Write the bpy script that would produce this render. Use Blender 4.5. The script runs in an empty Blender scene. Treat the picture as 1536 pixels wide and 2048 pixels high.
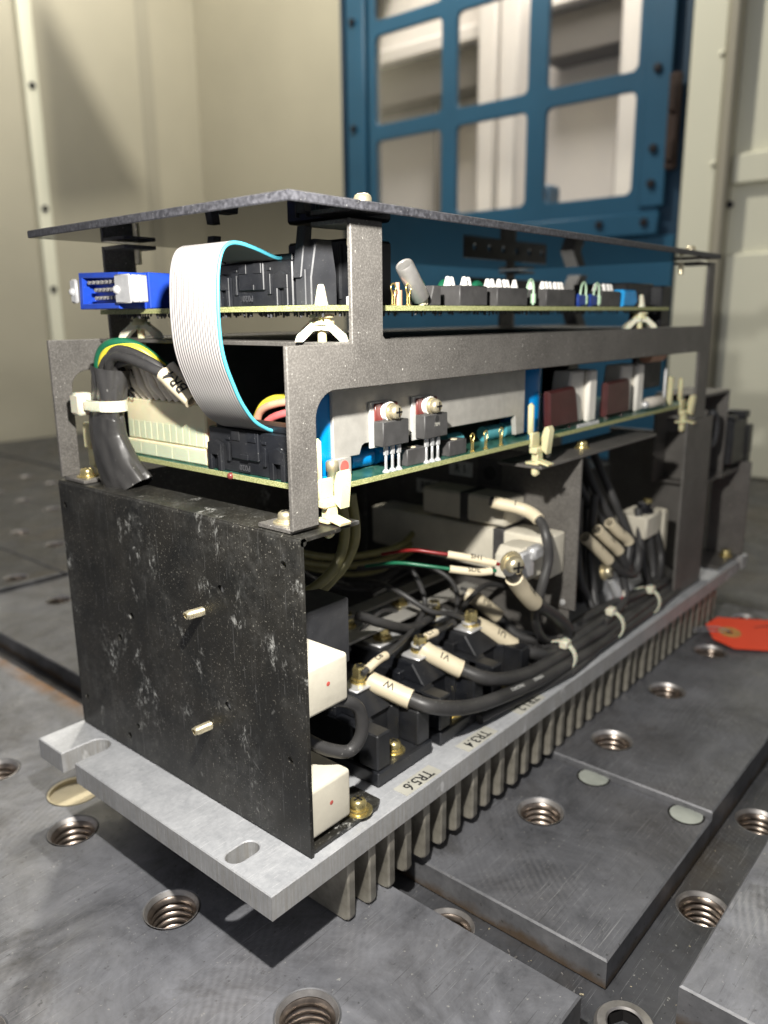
import bpy, bmesh, math, random
from mathutils import Vector, Matrix
from mathutils.geometry import tessellate_polygon

S = 0.00065                      # metres per drawing unit
random.seed(7)
scene = bpy.context.scene
COL = scene.collection

# ------------------------------------------------------------------ camera, world, lamps, exposure
CAM = Vector((-209.05, -253.5, 268.2))
YAW, PITCH, ROLL = math.radians(40.77), math.radians(13.83), math.radians(-0.56)
fwd = Vector((math.cos(PITCH) * math.cos(YAW), math.cos(PITCH) * math.sin(YAW), -math.sin(PITCH)))
rgt = Vector((math.sin(YAW), -math.cos(YAW), 0))
upv = rgt.cross(fwd)
rr = math.cos(ROLL) * rgt + math.sin(ROLL) * upv
uu = -math.sin(ROLL) * rgt + math.cos(ROLL) * upv
cd = bpy.data.cameras.new('camera')
cam = bpy.data.objects.new('camera', cd)
COL.objects.link(cam)
m = Matrix((rr, uu, -fwd)).transposed().to_4x4()
m.translation = CAM * S
cam.matrix_world = m
cd.sensor_fit = 'VERTICAL'
cd.sensor_height = 24
cd.lens = 1588.44 / 2048 * 24
cd.clip_start = 0.005
cd.clip_end = 50
cd.dof.use_dof = True
cd.dof.focus_distance = 400 * S
cd.dof.aperture_fstop = 6.8
scene.camera = cam

world = bpy.data.worlds.new('World')
scene.world = world
world.use_nodes = True
world.node_tree.nodes['Background'].inputs['Color'].default_value = (0.92, 0.93, 1.0, 1)
world.node_tree.nodes['Background'].inputs['Strength'].default_value = 0.25


def lamp(name, kind, loc, target, energy, color, size, spot=None):
    d = bpy.data.lights.new(name, kind)
    d.energy = energy
    d.color = color
    if kind == 'AREA':
        d.shape = 'DISK'
        d.size = size
    else:
        d.shadow_soft_size = size
    if spot:
        d.spot_size = spot
        d.spot_blend = 0.6
    o = bpy.data.objects.new(name, d)
    COL.objects.link(o)
    o.location = Vector(loc) * S
    o.rotation_euler = (Vector(target) - Vector(loc)).to_track_quat('-Z', 'Y').to_euler()
    return o


lamp('hand_lamp', 'SPOT', (-72, -108, 352), (110, 60, 40), 5.4, (1.0, 0.965, 0.90), 7 * S, math.radians(160))
lamp('enclosure_lamp', 'POINT', (760, 980, 1700), (760, 980, 0), 27.0, (1.0, 0.95, 0.83), 42 * S)

lamp('pane_fill_lamp', 'AREA', (1750, 900, 2300), (2300, 1100, 900), 34.0, (1.0, 0.96, 0.91), 700 * S)  # added unseen lamp that brightens what shows through the door panes

scene.view_settings.view_transform = 'Standard'
scene.view_settings.look = 'None'
scene.view_settings.exposure = 0.0
scene.view_settings.gamma = 1.0
scene.view_settings.use_curve_mapping = False
scene.cycles.max_bounces = 8


# ------------------------------------------------------------------ materials
MATS = {}


class NT:
    def __init__(self, name):
        self.m = bpy.data.materials.new(name)
        self.m.use_nodes = True
        self.t = self.m.node_tree
        self.b = self.t.nodes['Principled BSDF']
        self.tc = self.t.nodes.new('ShaderNodeTexCoord')

    def n(self, kind, **kw):
        nd = self.t.nodes.new(kind)
        for k, v in kw.items():
            if k.startswith('_'):
                setattr(nd, k[1:], v)
            else:
                nd.inputs[k.replace('__', ' ')].default_value = v
        return nd

    def link(self, a, b):
        self.t.links.new(a, b)

    def coords(self, scale=(1, 1, 1), rot=(0, 0, 0)):
        mp = self.n('ShaderNodeMapping', Scale=scale, Rotation=rot)
        self.link(self.tc.outputs['Object'], mp.inputs['Vector'])
        return mp.outputs['Vector']

    def noise(self, scale, detail=4, rough=.55, stretch=(1, 1, 1), rot=(0, 0, 0), dist=0):
        nd = self.n('ShaderNodeTexNoise', Scale=scale, Detail=detail, Roughness=rough, Distortion=dist)
        self.link(self.coords(stretch, rot), nd.inputs['Vector'])
        return nd.outputs['Fac']

    def ramp(self, fac, a, b, ca=(0, 0, 0, 1), cb=(1, 1, 1, 1)):
        r = self.n('ShaderNodeValToRGB')
        e = r.color_ramp.elements
        e[0].position, e[0].color = a, ca
        e[1].position, e[1].color = b, cb
        self.link(fac, r.inputs['Fac'])
        return r.outputs['Color']

    def mix(self, fac, a, b, blend='MIX'):
        x = self.n('ShaderNodeMix', _data_type='RGBA', _blend_type=blend)
        for s, v in ((x.inputs[0], fac), (x.inputs[6], a), (x.inputs[7], b)):
            if hasattr(v, 'links') or isinstance(v, bpy.types.NodeSocket):
                self.link(v, s)
            else:
                s.default_value = v
        return x.outputs[2]

    def math(self, op, a, b):
        x = self.n('ShaderNodeMath', _operation=op)
        for s, v in ((x.inputs[0], a), (x.inputs[1], b)):
            if isinstance(v, bpy.types.NodeSocket):
                self.link(v, s)
            else:
                s.default_value = v
        return x.outputs[0]

    def bump(self, h, strength, dist=0.0003, prev=None):
        x = self.n('ShaderNodeBump', Strength=strength, Distance=dist)
        self.link(h, x.inputs['Height'])
        if prev is not None:
            self.link(prev, x.inputs['Normal'])
        return x.outputs['Normal']

    def set(self, **kw):
        for k, v in kw.items():
            s = self.b.inputs[k.replace('__', ' ')]
            if isinstance(v, bpy.types.NodeSocket):
                self.link(v, s)
            else:
                s.default_value = v
        return self.m


def c4(r, g=None, b=None):
    return (r, g, b, 1) if g is not None else (r, r, r, 1)


def simple(name, col, rough=.5, metal=0, var=.12, nscale=900, dust=0.0, bump=0.0, spec=.5, **kw):
    """plain material with a little mottling, optional pale dust specks and fine relief"""
    t = NT(name)
    lo = tuple(x * (1 - var) for x in col[:3]) + (1,)
    hi = tuple(min(1, x * (1 + var)) for x in col[:3]) + (1,)
    base = t.mix(t.ramp(t.noise(nscale * .25, 5), .35, .65), lo, hi)
    if dust > 0:
        d = t.math('MULTIPLY', t.ramp(t.noise(nscale * 4, 2, .5), .69, .74), t.ramp(t.noise(nscale * .12, 3), .4, .62))
        base = t.mix(t.math('MULTIPLY', d, dust), base, c4(.55, .54, .5))
        film = t.ramp(t.noise(nscale * .08, 4), .4, .75)
        base = t.mix(t.math('MULTIPLY', film, dust * .10), base, c4(.42, .40, .36))
    r = t.n('ShaderNodeMapRange')
    t.link(t.noise(nscale * .3, 4), r.inputs['Value'])
    r.inputs['To Min'].default_value = max(.03, rough - .08)
    r.inputs['To Max'].default_value = min(1, rough + .1)
    t.set(Base__Color=base, Roughness=r.outputs['Result'], Metallic=metal, **{'Specular IOR Level': spec})
    if bump:
        t.set(Normal=t.bump(t.noise(nscale, 3), bump, .0002))
    for k, v in kw.items():
        t.set(**{k: v})
    MATS[name] = t.m
    return t.m


# machine table: ground steel with cutter arcs, scratches and oily stains
def steel_mat(name, cx, cy, tone=1.0, brown=.0, arc=.26, rust=False):
    t = NT(name)
    mp = t.n('ShaderNodeMapping', Location=(-cx * S, -cy * S, 0), Scale=(1, 1, 0))
    t.link(t.tc.outputs['Object'], mp.inputs['Vector'])
    w = t.n('ShaderNodeTexWave', _wave_type='RINGS', _rings_direction='Z', Scale=120, Distortion=3.5, Detail=4)
    w.inputs['Detail Scale'].default_value = .6
    w.inputs['Detail Roughness'].default_value = .6
    t.link(mp.outputs['Vector'], w.inputs['Vector'])
    arcmask = t.ramp(t.noise(12, 6, .65), .50, .70)
    arcs = t.math('MULTIPLY', w.outputs['Fac'], arcmask)
    blot = t.ramp(t.noise(20, 9, .72, dist=.9), .34, .66)
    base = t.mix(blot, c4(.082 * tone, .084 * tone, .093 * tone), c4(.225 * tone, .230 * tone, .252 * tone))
    cloud = t.ramp(t.noise(150, 8, .75, dist=.8), .38, .70)
    base = t.mix(t.math('MULTIPLY', cloud, .26), base, c4(.29 * tone, .295 * tone, .32 * tone))
    base = t.mix(t.math('MULTIPLY', arcs, arc), base, c4(.42 * tone, .42 * tone, .44 * tone))
    lines = None
    for ang, sc, st in ((.6, 36, 70), (-.35, 30, 60), (1.35, 40, 80), (2.2, 26, 60), (.12, 33, 90)):
        l = t.ramp(t.noise(sc, 3, .6, (1, st, 1), (0, 0, ang), .15), .665, .705)
        lines = l if lines is None else t.math('MAXIMUM', lines, l)
    lines = t.math('MULTIPLY', lines, t.ramp(t.noise(24, 3), .36, .60))
    base = t.mix(t.math('MULTIPLY', lines, .42), base, c4(.52, .52, .53))
    dk = None
    for ang, sc, st in ((.95, 28, 80), (-.8, 30, 70)):
        l = t.ramp(t.noise(sc, 2, .5, (1, st, 1), (0, 0, ang), .2), .69, .72)
        dk = l if dk is None else t.math('MAXIMUM', dk, l)
    base = t.mix(t.math('MULTIPLY', dk, .55), base, c4(.03))
    pits = t.ramp(t.noise(380, 4, .65), .64, .74)
    base = t.mix(t.math('MULTIPLY', pits, .6), base, c4(.03, .028, .025))
    spk = t.ramp(t.noise(700, 2), .70, .74)
    base = t.mix(t.math('MULTIPLY', spk, .6), base, c4(.5, .49, .46))
    oil = t.ramp(t.noise(13, 7, .7, dist=1.2), .56, .66)
    base = t.mix(t.math('MULTIPLY', oil, .5), base, c4(.055, .05, .045))
    stn = t.ramp(t.noise(7, 6, .65), .50, .72)
    base = t.mix(t.math('MULTIPLY', stn, .22 + brown), base, c4(.10, .075, .045))
    if rust:
        sx = t.n('ShaderNodeSeparateXYZ')
        t.link(t.tc.outputs['Object'], sx.inputs[0])
        ms = []
        for ax, lo, hi in (('X', 78, 92), ('Y', 300, 380)):
            q = t.n('ShaderNodeMapRange')
            q.inputs['From Min'].default_value = lo * S
            q.inputs['From Max'].default_value = hi * S
            t.link(sx.outputs[ax], q.inputs['Value'])
            ms.append(q.outputs['Result'])
        rm = t.math('MULTIPLY', t.math('MULTIPLY', ms[0], ms[1]), t.ramp(t.noise(50, 5), .3, .6))
        base = t.mix(t.math('MULTIPLY', rm, .85), base, c4(.30, .14, .035))
    rg = t.n('ShaderNodeMapRange')
    rg.inputs['From Min'].default_value = .3
    rg.inputs['From Max'].default_value = .7
    rg.inputs['To Min'].default_value = .24
    rg.inputs['To Max'].default_value = .62
    t.link(t.noise(38, 8, .72, dist=.5), rg.inputs['Value'])
    nb = t.bump(arcs, .10, .00012)
    nb = t.bump(t.noise(420, 5), .14, .0002, nb)
    t.set(Base__Color=base, Metallic=.45, Roughness=rg.outputs['Result'], Normal=nb)
    MATS[name] = t.m
    return t.m


steel_mat('steel_near_lit', 330, -420, 1.18, 0, .2, True)  # tone raised to put the near lamp's brightness into the steel
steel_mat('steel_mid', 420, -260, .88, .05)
steel_mat('steel_right_lit', 400, -700, 1.4, 0, .5)  # lamp brightness put into the colour by a higher tone
steel_mat('steel_far_dimmed', 900, 100, .36, .35)  # browner steel, tone also lowered so the distance looks less lit
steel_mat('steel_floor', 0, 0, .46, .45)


def rust_side():
    t = NT('steel_side')
    base = t.mix(t.ramp(t.noise(90, 6, .65), .35, .7), c4(.13, .132, .14), c4(.24, .24, .25))
    sx = t.n('ShaderNodeSeparateXYZ')
    t.link(t.tc.outputs['Object'], sx.inputs[0])
    low = t.n('ShaderNodeMapRange')
    low.inputs['From Min'].default_value = -78 * S
    low.inputs['From Max'].default_value = -64 * S
    low.inputs['To Min'].default_value = 1
    low.inputs['To Max'].default_value = 0
    t.link(sx.outputs['Z'], low.inputs['Value'])
    grime = t.ramp(t.math('ADD', t.math('MULTIPLY', low.outputs['Result'], .45), t.math('MULTIPLY', t.noise(70, 6, .7), .6)), .48, .66)
    base = t.mix(t.math('MULTIPLY', grime, .8), base, c4(.12, .075, .036))
    base = t.mix(t.ramp(t.noise(400, 4), .64, .74), base, c4(.06, .055, .05))
    t.set(Base__Color=base, Metallic=.35, Roughness=.5, Normal=t.bump(t.noise(500, 4), .2))
    MATS['steel_side'] = t.m


rust_side()
simple('thread', (.30, .25, .21), .3, .9, .35, 700)
simple('rim', (.42, .40, .385), .42, .85, .25, 500)
simple('plug', (.52, .45, .30), .6, 0, .2, 150)
simple('plug_grey', (.34, .36, .32), .3, 0, .3, 120)
simple('hole_shade', (.012, .011, .01), .6)  # near-black that paints in the shade of holes and recesses


def alu():
    t = NT('aluminium')
    blot = t.ramp(t.noise(55, 8, .68, dist=.5), .3, .72)
    base = t.mix(blot, c4(.30, .31, .33), c4(.50, .51, .53))
    fine = t.ramp(t.noise(420, 6, .7), .36, .68)
    base = t.mix(t.math('MULTIPLY', fine, .3), base, c4(.68, .685, .70))
    v = t.ramp(t.noise(900, 4, .6, (1, 1, .05)), .44, .66)
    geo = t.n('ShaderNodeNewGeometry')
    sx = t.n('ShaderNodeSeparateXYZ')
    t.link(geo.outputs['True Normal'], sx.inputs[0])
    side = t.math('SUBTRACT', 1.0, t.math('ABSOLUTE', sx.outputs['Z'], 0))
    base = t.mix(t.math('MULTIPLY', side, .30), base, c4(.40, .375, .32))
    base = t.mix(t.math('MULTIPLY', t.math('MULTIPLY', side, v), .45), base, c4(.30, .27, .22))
    sc = None
    for ang, f, st in ((.8, 60, 55), (-.4, 50, 60), (1.6, 45, 70), (.2, 70, 50)):
        l = t.ramp(t.noise(f, 3, .6, (1, st, 1), (0, 0, ang), .2), .66, .70)
        sc = l if sc is None else t.math('MAXIMUM', sc, l)
    base = t.mix(t.math('MULTIPLY', sc, .5), base, c4(.86))
    spk = t.ramp(t.noise(700, 3), .68, .74)
    base = t.mix(t.math('MULTIPLY', spk, .3), base, c4(.20, .19, .175))
    rg = t.n('ShaderNodeMapRange')
    rg.inputs['To Min'].default_value = .38
    rg.inputs['To Max'].default_value = .66
    t.link(t.noise(90, 6, .7), rg.inputs['Value'])
    nb = t.bump(fine, .25, .0002)
    nb = t.bump(v, .2, .0002, nb)
    t.set(Base__Color=base, Metallic=.25, Roughness=rg.outputs['Result'], Normal=nb)
    MATS['aluminium'] = t.m


alu()
simple('fin_metal', (.29, .27, .225), .55, .35, .3, 500, .25, .2)
simple('heatsink_sheet', (.42, .405, .37), .5, .35, .08, 900, .25)


def panel_black():
    t = NT('panel_black')
    base = t.mix(t.ramp(t.noise(60, 5), .35, .7), c4(.010, .010, .009), c4(.024, .022, .018))
    # powdery smudges, a few broken chalk marks and long faint rubs
    smudge = t.ramp(t.noise(32, 6, .7, (1, 1.2, .8), (.4, 0, 0), .8), .46, .66)
    powder = t.ramp(t.noise(260, 7, .78), .42, .72)
    base = t.mix(t.math('MULTIPLY', t.math('MULTIPLY', smudge, powder), .20), base, c4(.34, .34, .32))
    patch = t.ramp(t.noise(46, 5, .62, (1, 1.1, .8), (.3, 0, 0), .5), .58, .65)
    flake = t.ramp(t.noise(300, 6, .75, (1, 1.5, .8), (.6, 0, 0), .6), .50, .62)
    base = t.mix(t.math('MULTIPLY', t.math('MULTIPLY', patch, flake), .8), base, c4(.55, .55, .52))
    rub = t.ramp(t.noise(30, 3, .6, (1, 40, 1), (.75, 0, 0), .3), .64, .72)
    base = t.mix(t.math('MULTIPLY', rub, .16), base, c4(.35))
    spk = t.ramp(t.noise(1300, 2, .5), .655, .70)
    spk = t.math('MULTIPLY', spk, t.ramp(t.noise(30, 4), .30, .60))
    base = t.mix(t.math('MULTIPLY', spk, .5), base, c4(.42, .40, .34))
    ln = t.ramp(t.noise(90, 2, .5, (1, 18, 1), (.9, 0, 0)), .71, .74)
    base = t.mix(t.math('MULTIPLY', ln, .3), base, c4(.3))
    t.set(Base__Color=base, Roughness=.42, Normal=t.bump(t.noise(1100, 3), .12, .0002), **{'Specular IOR Level': .45})
    MATS['panel_black'] = t.m


panel_black()


def hammer():
    t = NT('frame_paint')
    base = t.mix(t.ramp(t.noise(70, 4), .35, .7), c4(.084, .078, .071), c4(.122, .114, .104))
    sp = t.ramp(t.noise(1700, 3, .65), .46, .70)
    base = t.mix(t.math('MULTIPLY', sp, .4), base, c4(.30, .285, .265))
    dkk = t.ramp(t.noise(1000, 3, .6), .34, .46, c4(1), c4(0))
    base = t.mix(t.math('MULTIPLY', dkk, .22), base, c4(.05, .047, .045))
    sp2 = t.ramp(t.noise(900, 2, .5), .715, .755)
    base = t.mix(t.math('MULTIPLY', sp2, .55), base, c4(.72, .70, .64))
    shadow_smear = t.ramp(t.noise(28, 5, .65, (1, 1, .35)), .48, .70)
    base = t.mix(t.math('MULTIPLY', shadow_smear, .28), base, c4(.06, .056, .052))  # dark smears that also paint in the streak shadows on the bar
    t.set(Base__Color=base, Roughness=.5, Metallic=.1, Normal=t.bump(t.noise(1100, 3), .35, .0003))
    MATS['frame_paint'] = t.m


hammer()


def sheet():
    t = NT('cover_gloss')
    sm = t.ramp(t.noise(60, 5, .6, (1, 4, 1)), .45, .75)
    base = t.mix(t.math('MULTIPLY', sm, .35), c4(.010, .010, .012), c4(.05, .045, .04))
    r = t.n('ShaderNodeMapRange')
    r.inputs['To Min'].default_value = .015
    r.inputs['To Max'].default_value = .07
    t.link(sm, r.inputs['Value'])
    t.set(Base__Color=base, Roughness=r.outputs['Result'], **{'Specular IOR Level': .75})
    MATS['cover_gloss'] = t.m
    t = NT('cover_edge')
    n1 = t.ramp(t.noise(700, 5, .65), .40, .70)
    base = t.mix(n1, c4(.022, .022, .026), c4(.075, .075, .085))
    sp = t.ramp(t.noise(1700, 2), .70, .74)
    base = t.mix(t.math('MULTIPLY', sp, .5), base, c4(.5, .5, .48))
    t.set(Base__Color=base, Roughness=.5, Normal=t.bump(t.noise(800, 4), .25, .0002))
    MATS['cover_edge'] = t.m


sheet()


def pcb():
    t = NT('pcb_top')
    traces = t.n('ShaderNodeTexBrick', Scale=140, _offset=.37)
    traces.inputs['Mortar Size'].default_value = .035
    t.link(t.coords((1, .3, 1)), traces.inputs['Vector'])
    base = t.mix(t.ramp(t.noise(200, 4), .4, .6), c4(.018, .075, .055), c4(.04, .12, .085))
    pads = t.ramp(t.noise(650, 2), .68, .7)
    base = t.mix(t.math('MULTIPLY', pads, .5), base, c4(.45, .45, .40))
    t.set(Base__Color=base, Roughness=.3)
    MATS['pcb_top'] = t.m
    t = NT('pcb_edge')
    w = t.ramp(t.noise(1600, 3, .6, (1, 1, 3)), .4, .65)
    base = t.mix(w, c4(.20, .22, .08), c4(.50, .50, .25))
    t.set(Base__Color=base, Roughness=.6)
    MATS['pcb_edge'] = t.m


pcb()
simple('ceramic', (.60, .56, .46), .85, 0, .09, 260, 0, .6)
simple('nylon', (.60, .56, .34), .38, 0, .08, 300, **{'Subsurface Weight': .25, 'Subsurface Scale': .002})
simple('nylon_white', (.68, .66, .52), .38, 0, .06, 300, **{'Subsurface Weight': .25, 'Subsurface Scale': .002})
simple('connector_ivory', (.72, .66, .45), .42, 0, .12, 160, **{'Subsurface Weight': .3, 'Subsurface Scale': .003})
simple('black_plastic', (.009, .010, .013), .40, 0, .2, 700, .35)
simple('module_black', (.010, .011, .014), .30, 0, .25, 500, .5, .06)
simple('grey_block', (.026, .027, .031), .55, 0, .15, 700, .5)
simple('ic_grey', (.052, .050, .050), .5, 0, .18, 900, .45)
simple('transistor_grey', (.048, .047, .047), .55, 0, .15, 900, .3)
simple('rubber', (.036, .035, .035), .45, 0, .25, 350, .4)
simple('sleeve_cream', (.66, .575, .41), .45, 0, .07, 200)
simple('sleeve_white', (.70, .64, .55), .5, 0, .1, 200)
simple('brass', (.72, .60, .28), .25, .9, .15, 900)
simple('brass_pale', (.74, .66, .46), .33, .8, .15, 900)
simple('steel_bright', (.55, .53, .50), .34, .75, .12, 900)
simple('tin', (.66, .66, .66), .32, .5, .1, 900)
simple('gold_wire', (.80, .62, .22), .25, .9, .1, 900)
simple('ribbon_grey', (.26, .245, .24), .5, 0, .03, 200)
simple('ribbon_teal', (.07, .36, .46), .45, 0, .05, 200)
simple('blue_plastic', (.010, .055, .42), .34, 0, .12, 500, .35)
simple('blue_cap', (.0, .22, .58), .3, 0, .06, 300)
simple('teal_cap', (.06, .26, .30), .35, 0, .06, 300)
simple('maroon', (.055, .013, .013), .35, 0, .15, 500, .3)
simple('white_part', (.74, .71, .64), .5, 0, .05, 300)
simple('white_tip', (.82, .80, .76), .35, 0, .04, 300)
simple('navy_cap', (.02, .05, .25), .3)
simple('bright_blue', (.02, .28, .62), .3)
simple('green_wire', (.012, .12, .06), .35)
simple('pale_green', (.36, .52, .36), .4)
simple('yellow_wire', (.75, .62, .05), .4)
simple('red_wire', (.20, .012, .012), .35)
simple('red_boot', (.55, .02, .025), .35)
simple('pink_wire', (.60, .13, .13), .4)
simple('salmon_wire', (.55, .30, .2), .4)
simple('olive_tube', (.22, .20, .08), .35)
simple('shrink_tube', (.034, .033, .033), .34, 0, .4, 120, .6, .15)
simple('ink', (.02, .02, .02), .6)
simple('ink_grey', (.06, .06, .065), .5)
simple('print_white', (.6, .6, .58), .6)
simple('label_clear', (.42, .41, .36), .45, 0, .1, 300)
simple('label_white', (.55, .55, .52), .5)
simple('red_dot', (.55, .10, .08), .6)
simple('red_varnish', (.16, .035, .03), .3)
simple('tag_red', (.95, .085, .03), .6, 0, .04, 100)
simple('tag_patch', (.55, .28, .08), .7)
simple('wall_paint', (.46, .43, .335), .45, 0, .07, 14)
simple('wall_paint_brightened', (.80, .79, .64), .4, 0, .04, 8)  # pale panel paint, raised further to make up for weak lamp light
simple('wall_trim', (.38, .355, .28), .5, 0, .05, 8)
simple('ledge_brown', (.22, .16, .09), .7, 0, .3, 60)
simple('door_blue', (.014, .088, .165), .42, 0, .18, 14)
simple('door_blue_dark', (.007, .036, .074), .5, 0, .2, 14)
simple('cabinet_white', (.66, .62, .58), .6, 0, .05, 6)
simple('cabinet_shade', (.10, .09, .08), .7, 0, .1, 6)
simple('rusty', (.045, .028, .022), .8, .2, .4, 60)
simple('bolt_dark', (.02, .02, .025), .5, .5)
simple('wire_steel', (.6, .6, .62), .25, .9)


def glass():
    t = NT('pane_glass')
    g = t.n('ShaderNodeBsdfTransparent')
    g.inputs['Color'].default_value = (.93, .93, .92, 1)
    gl = t.n('ShaderNodeBsdfGlossy', Roughness=.05)
    fr = t.n('ShaderNodeFresnel', IOR=1.45)
    mx = t.n('ShaderNodeMixShader')
    t.link(fr.outputs[0], mx.inputs[0])
    t.link(g.outputs[0], mx.inputs[1])
    t.link(gl.outputs[0], mx.inputs[2])
    t.link(mx.outputs[0], t.t.nodes['Material Output'].inputs['Surface'])
    MATS['pane_glass'] = t.m


glass()


# ------------------------------------------------------------------ mesh builder
def basis(d):
    d = Vector(d).normalized()
    a = Vector((0, 0, 1)) if abs(d.z) < .9 else Vector((1, 0, 0))
    u = d.cross(a).normalized()
    return u, d.cross(u).normalized(), d


def catmull(p, per=6):
    p = [Vector(q) for q in p]
    if len(p) < 3:
        return p
    q = [p[0] * 2 - p[1]] + p + [p[-1] * 2 - p[-2]]
    out = []
    for i in range(1, len(q) - 2):
        a, b, c, d = q[i - 1], q[i], q[i + 1], q[i + 2]
        for k in range(per):
            t = k / per
            out.append(.5 * ((2 * b) + (c - a) * t + (2 * a - 5 * b + 4 * c - d) * t * t + (3 * b - a - 3 * c + d) * t ** 3))
    out.append(p[-1])
    return out


def offset(poly, dist):
    n = len(poly)
    area = sum(poly[i][0] * poly[(i + 1) % n][1] - poly[(i + 1) % n][0] * poly[i][1] for i in range(n))
    sg = 1 if area > 0 else -1
    out = []
    for i in range(n):
        p0, p1, p2 = Vector(poly[i - 1]), Vector(poly[i]), Vector(poly[(i + 1) % n])
        e1, e2 = (p1 - p0).normalized(), (p2 - p1).normalized()
        n1, n2 = Vector((-e1.y, e1.x)) * sg, Vector((-e2.y, e2.x)) * sg
        b = n1 + n2
        k = max(.35, 1 + n1.dot(n2))
        out.append(tuple(p1 + b * (dist / k)))
    return out


def circle(cx, cy, r, n=24):
    return [(cx + r * math.cos(2 * math.pi * k / n), cy + r * math.sin(2 * math.pi * k / n)) for k in range(n)]


def slot(cx, cy, half, r, n=10):
    out = [(cx + half + r * math.cos(a), cy + r * math.sin(a)) for a in [math.pi * (-.5 + k / n) for k in range(n + 1)]]
    return out + [(cx - half + r * math.cos(a), cy + r * math.sin(a)) for a in [math.pi * (.5 + k / n) for k in range(n + 1)]]


def rrect(x0, y0, x1, y1, r, n=5):
    out = []
    for cx, cy, a0 in ((x1 - r, y1 - r, 0), (x0 + r, y1 - r, .5), (x0 + r, y0 + r, 1), (x1 - r, y0 + r, 1.5)):
        out += [(cx + r * math.cos(math.pi * (a0 + .5 * k / n)), cy + r * math.sin(math.pi * (a0 + .5 * k / n))) for k in range(n + 1)]
    return out


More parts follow.
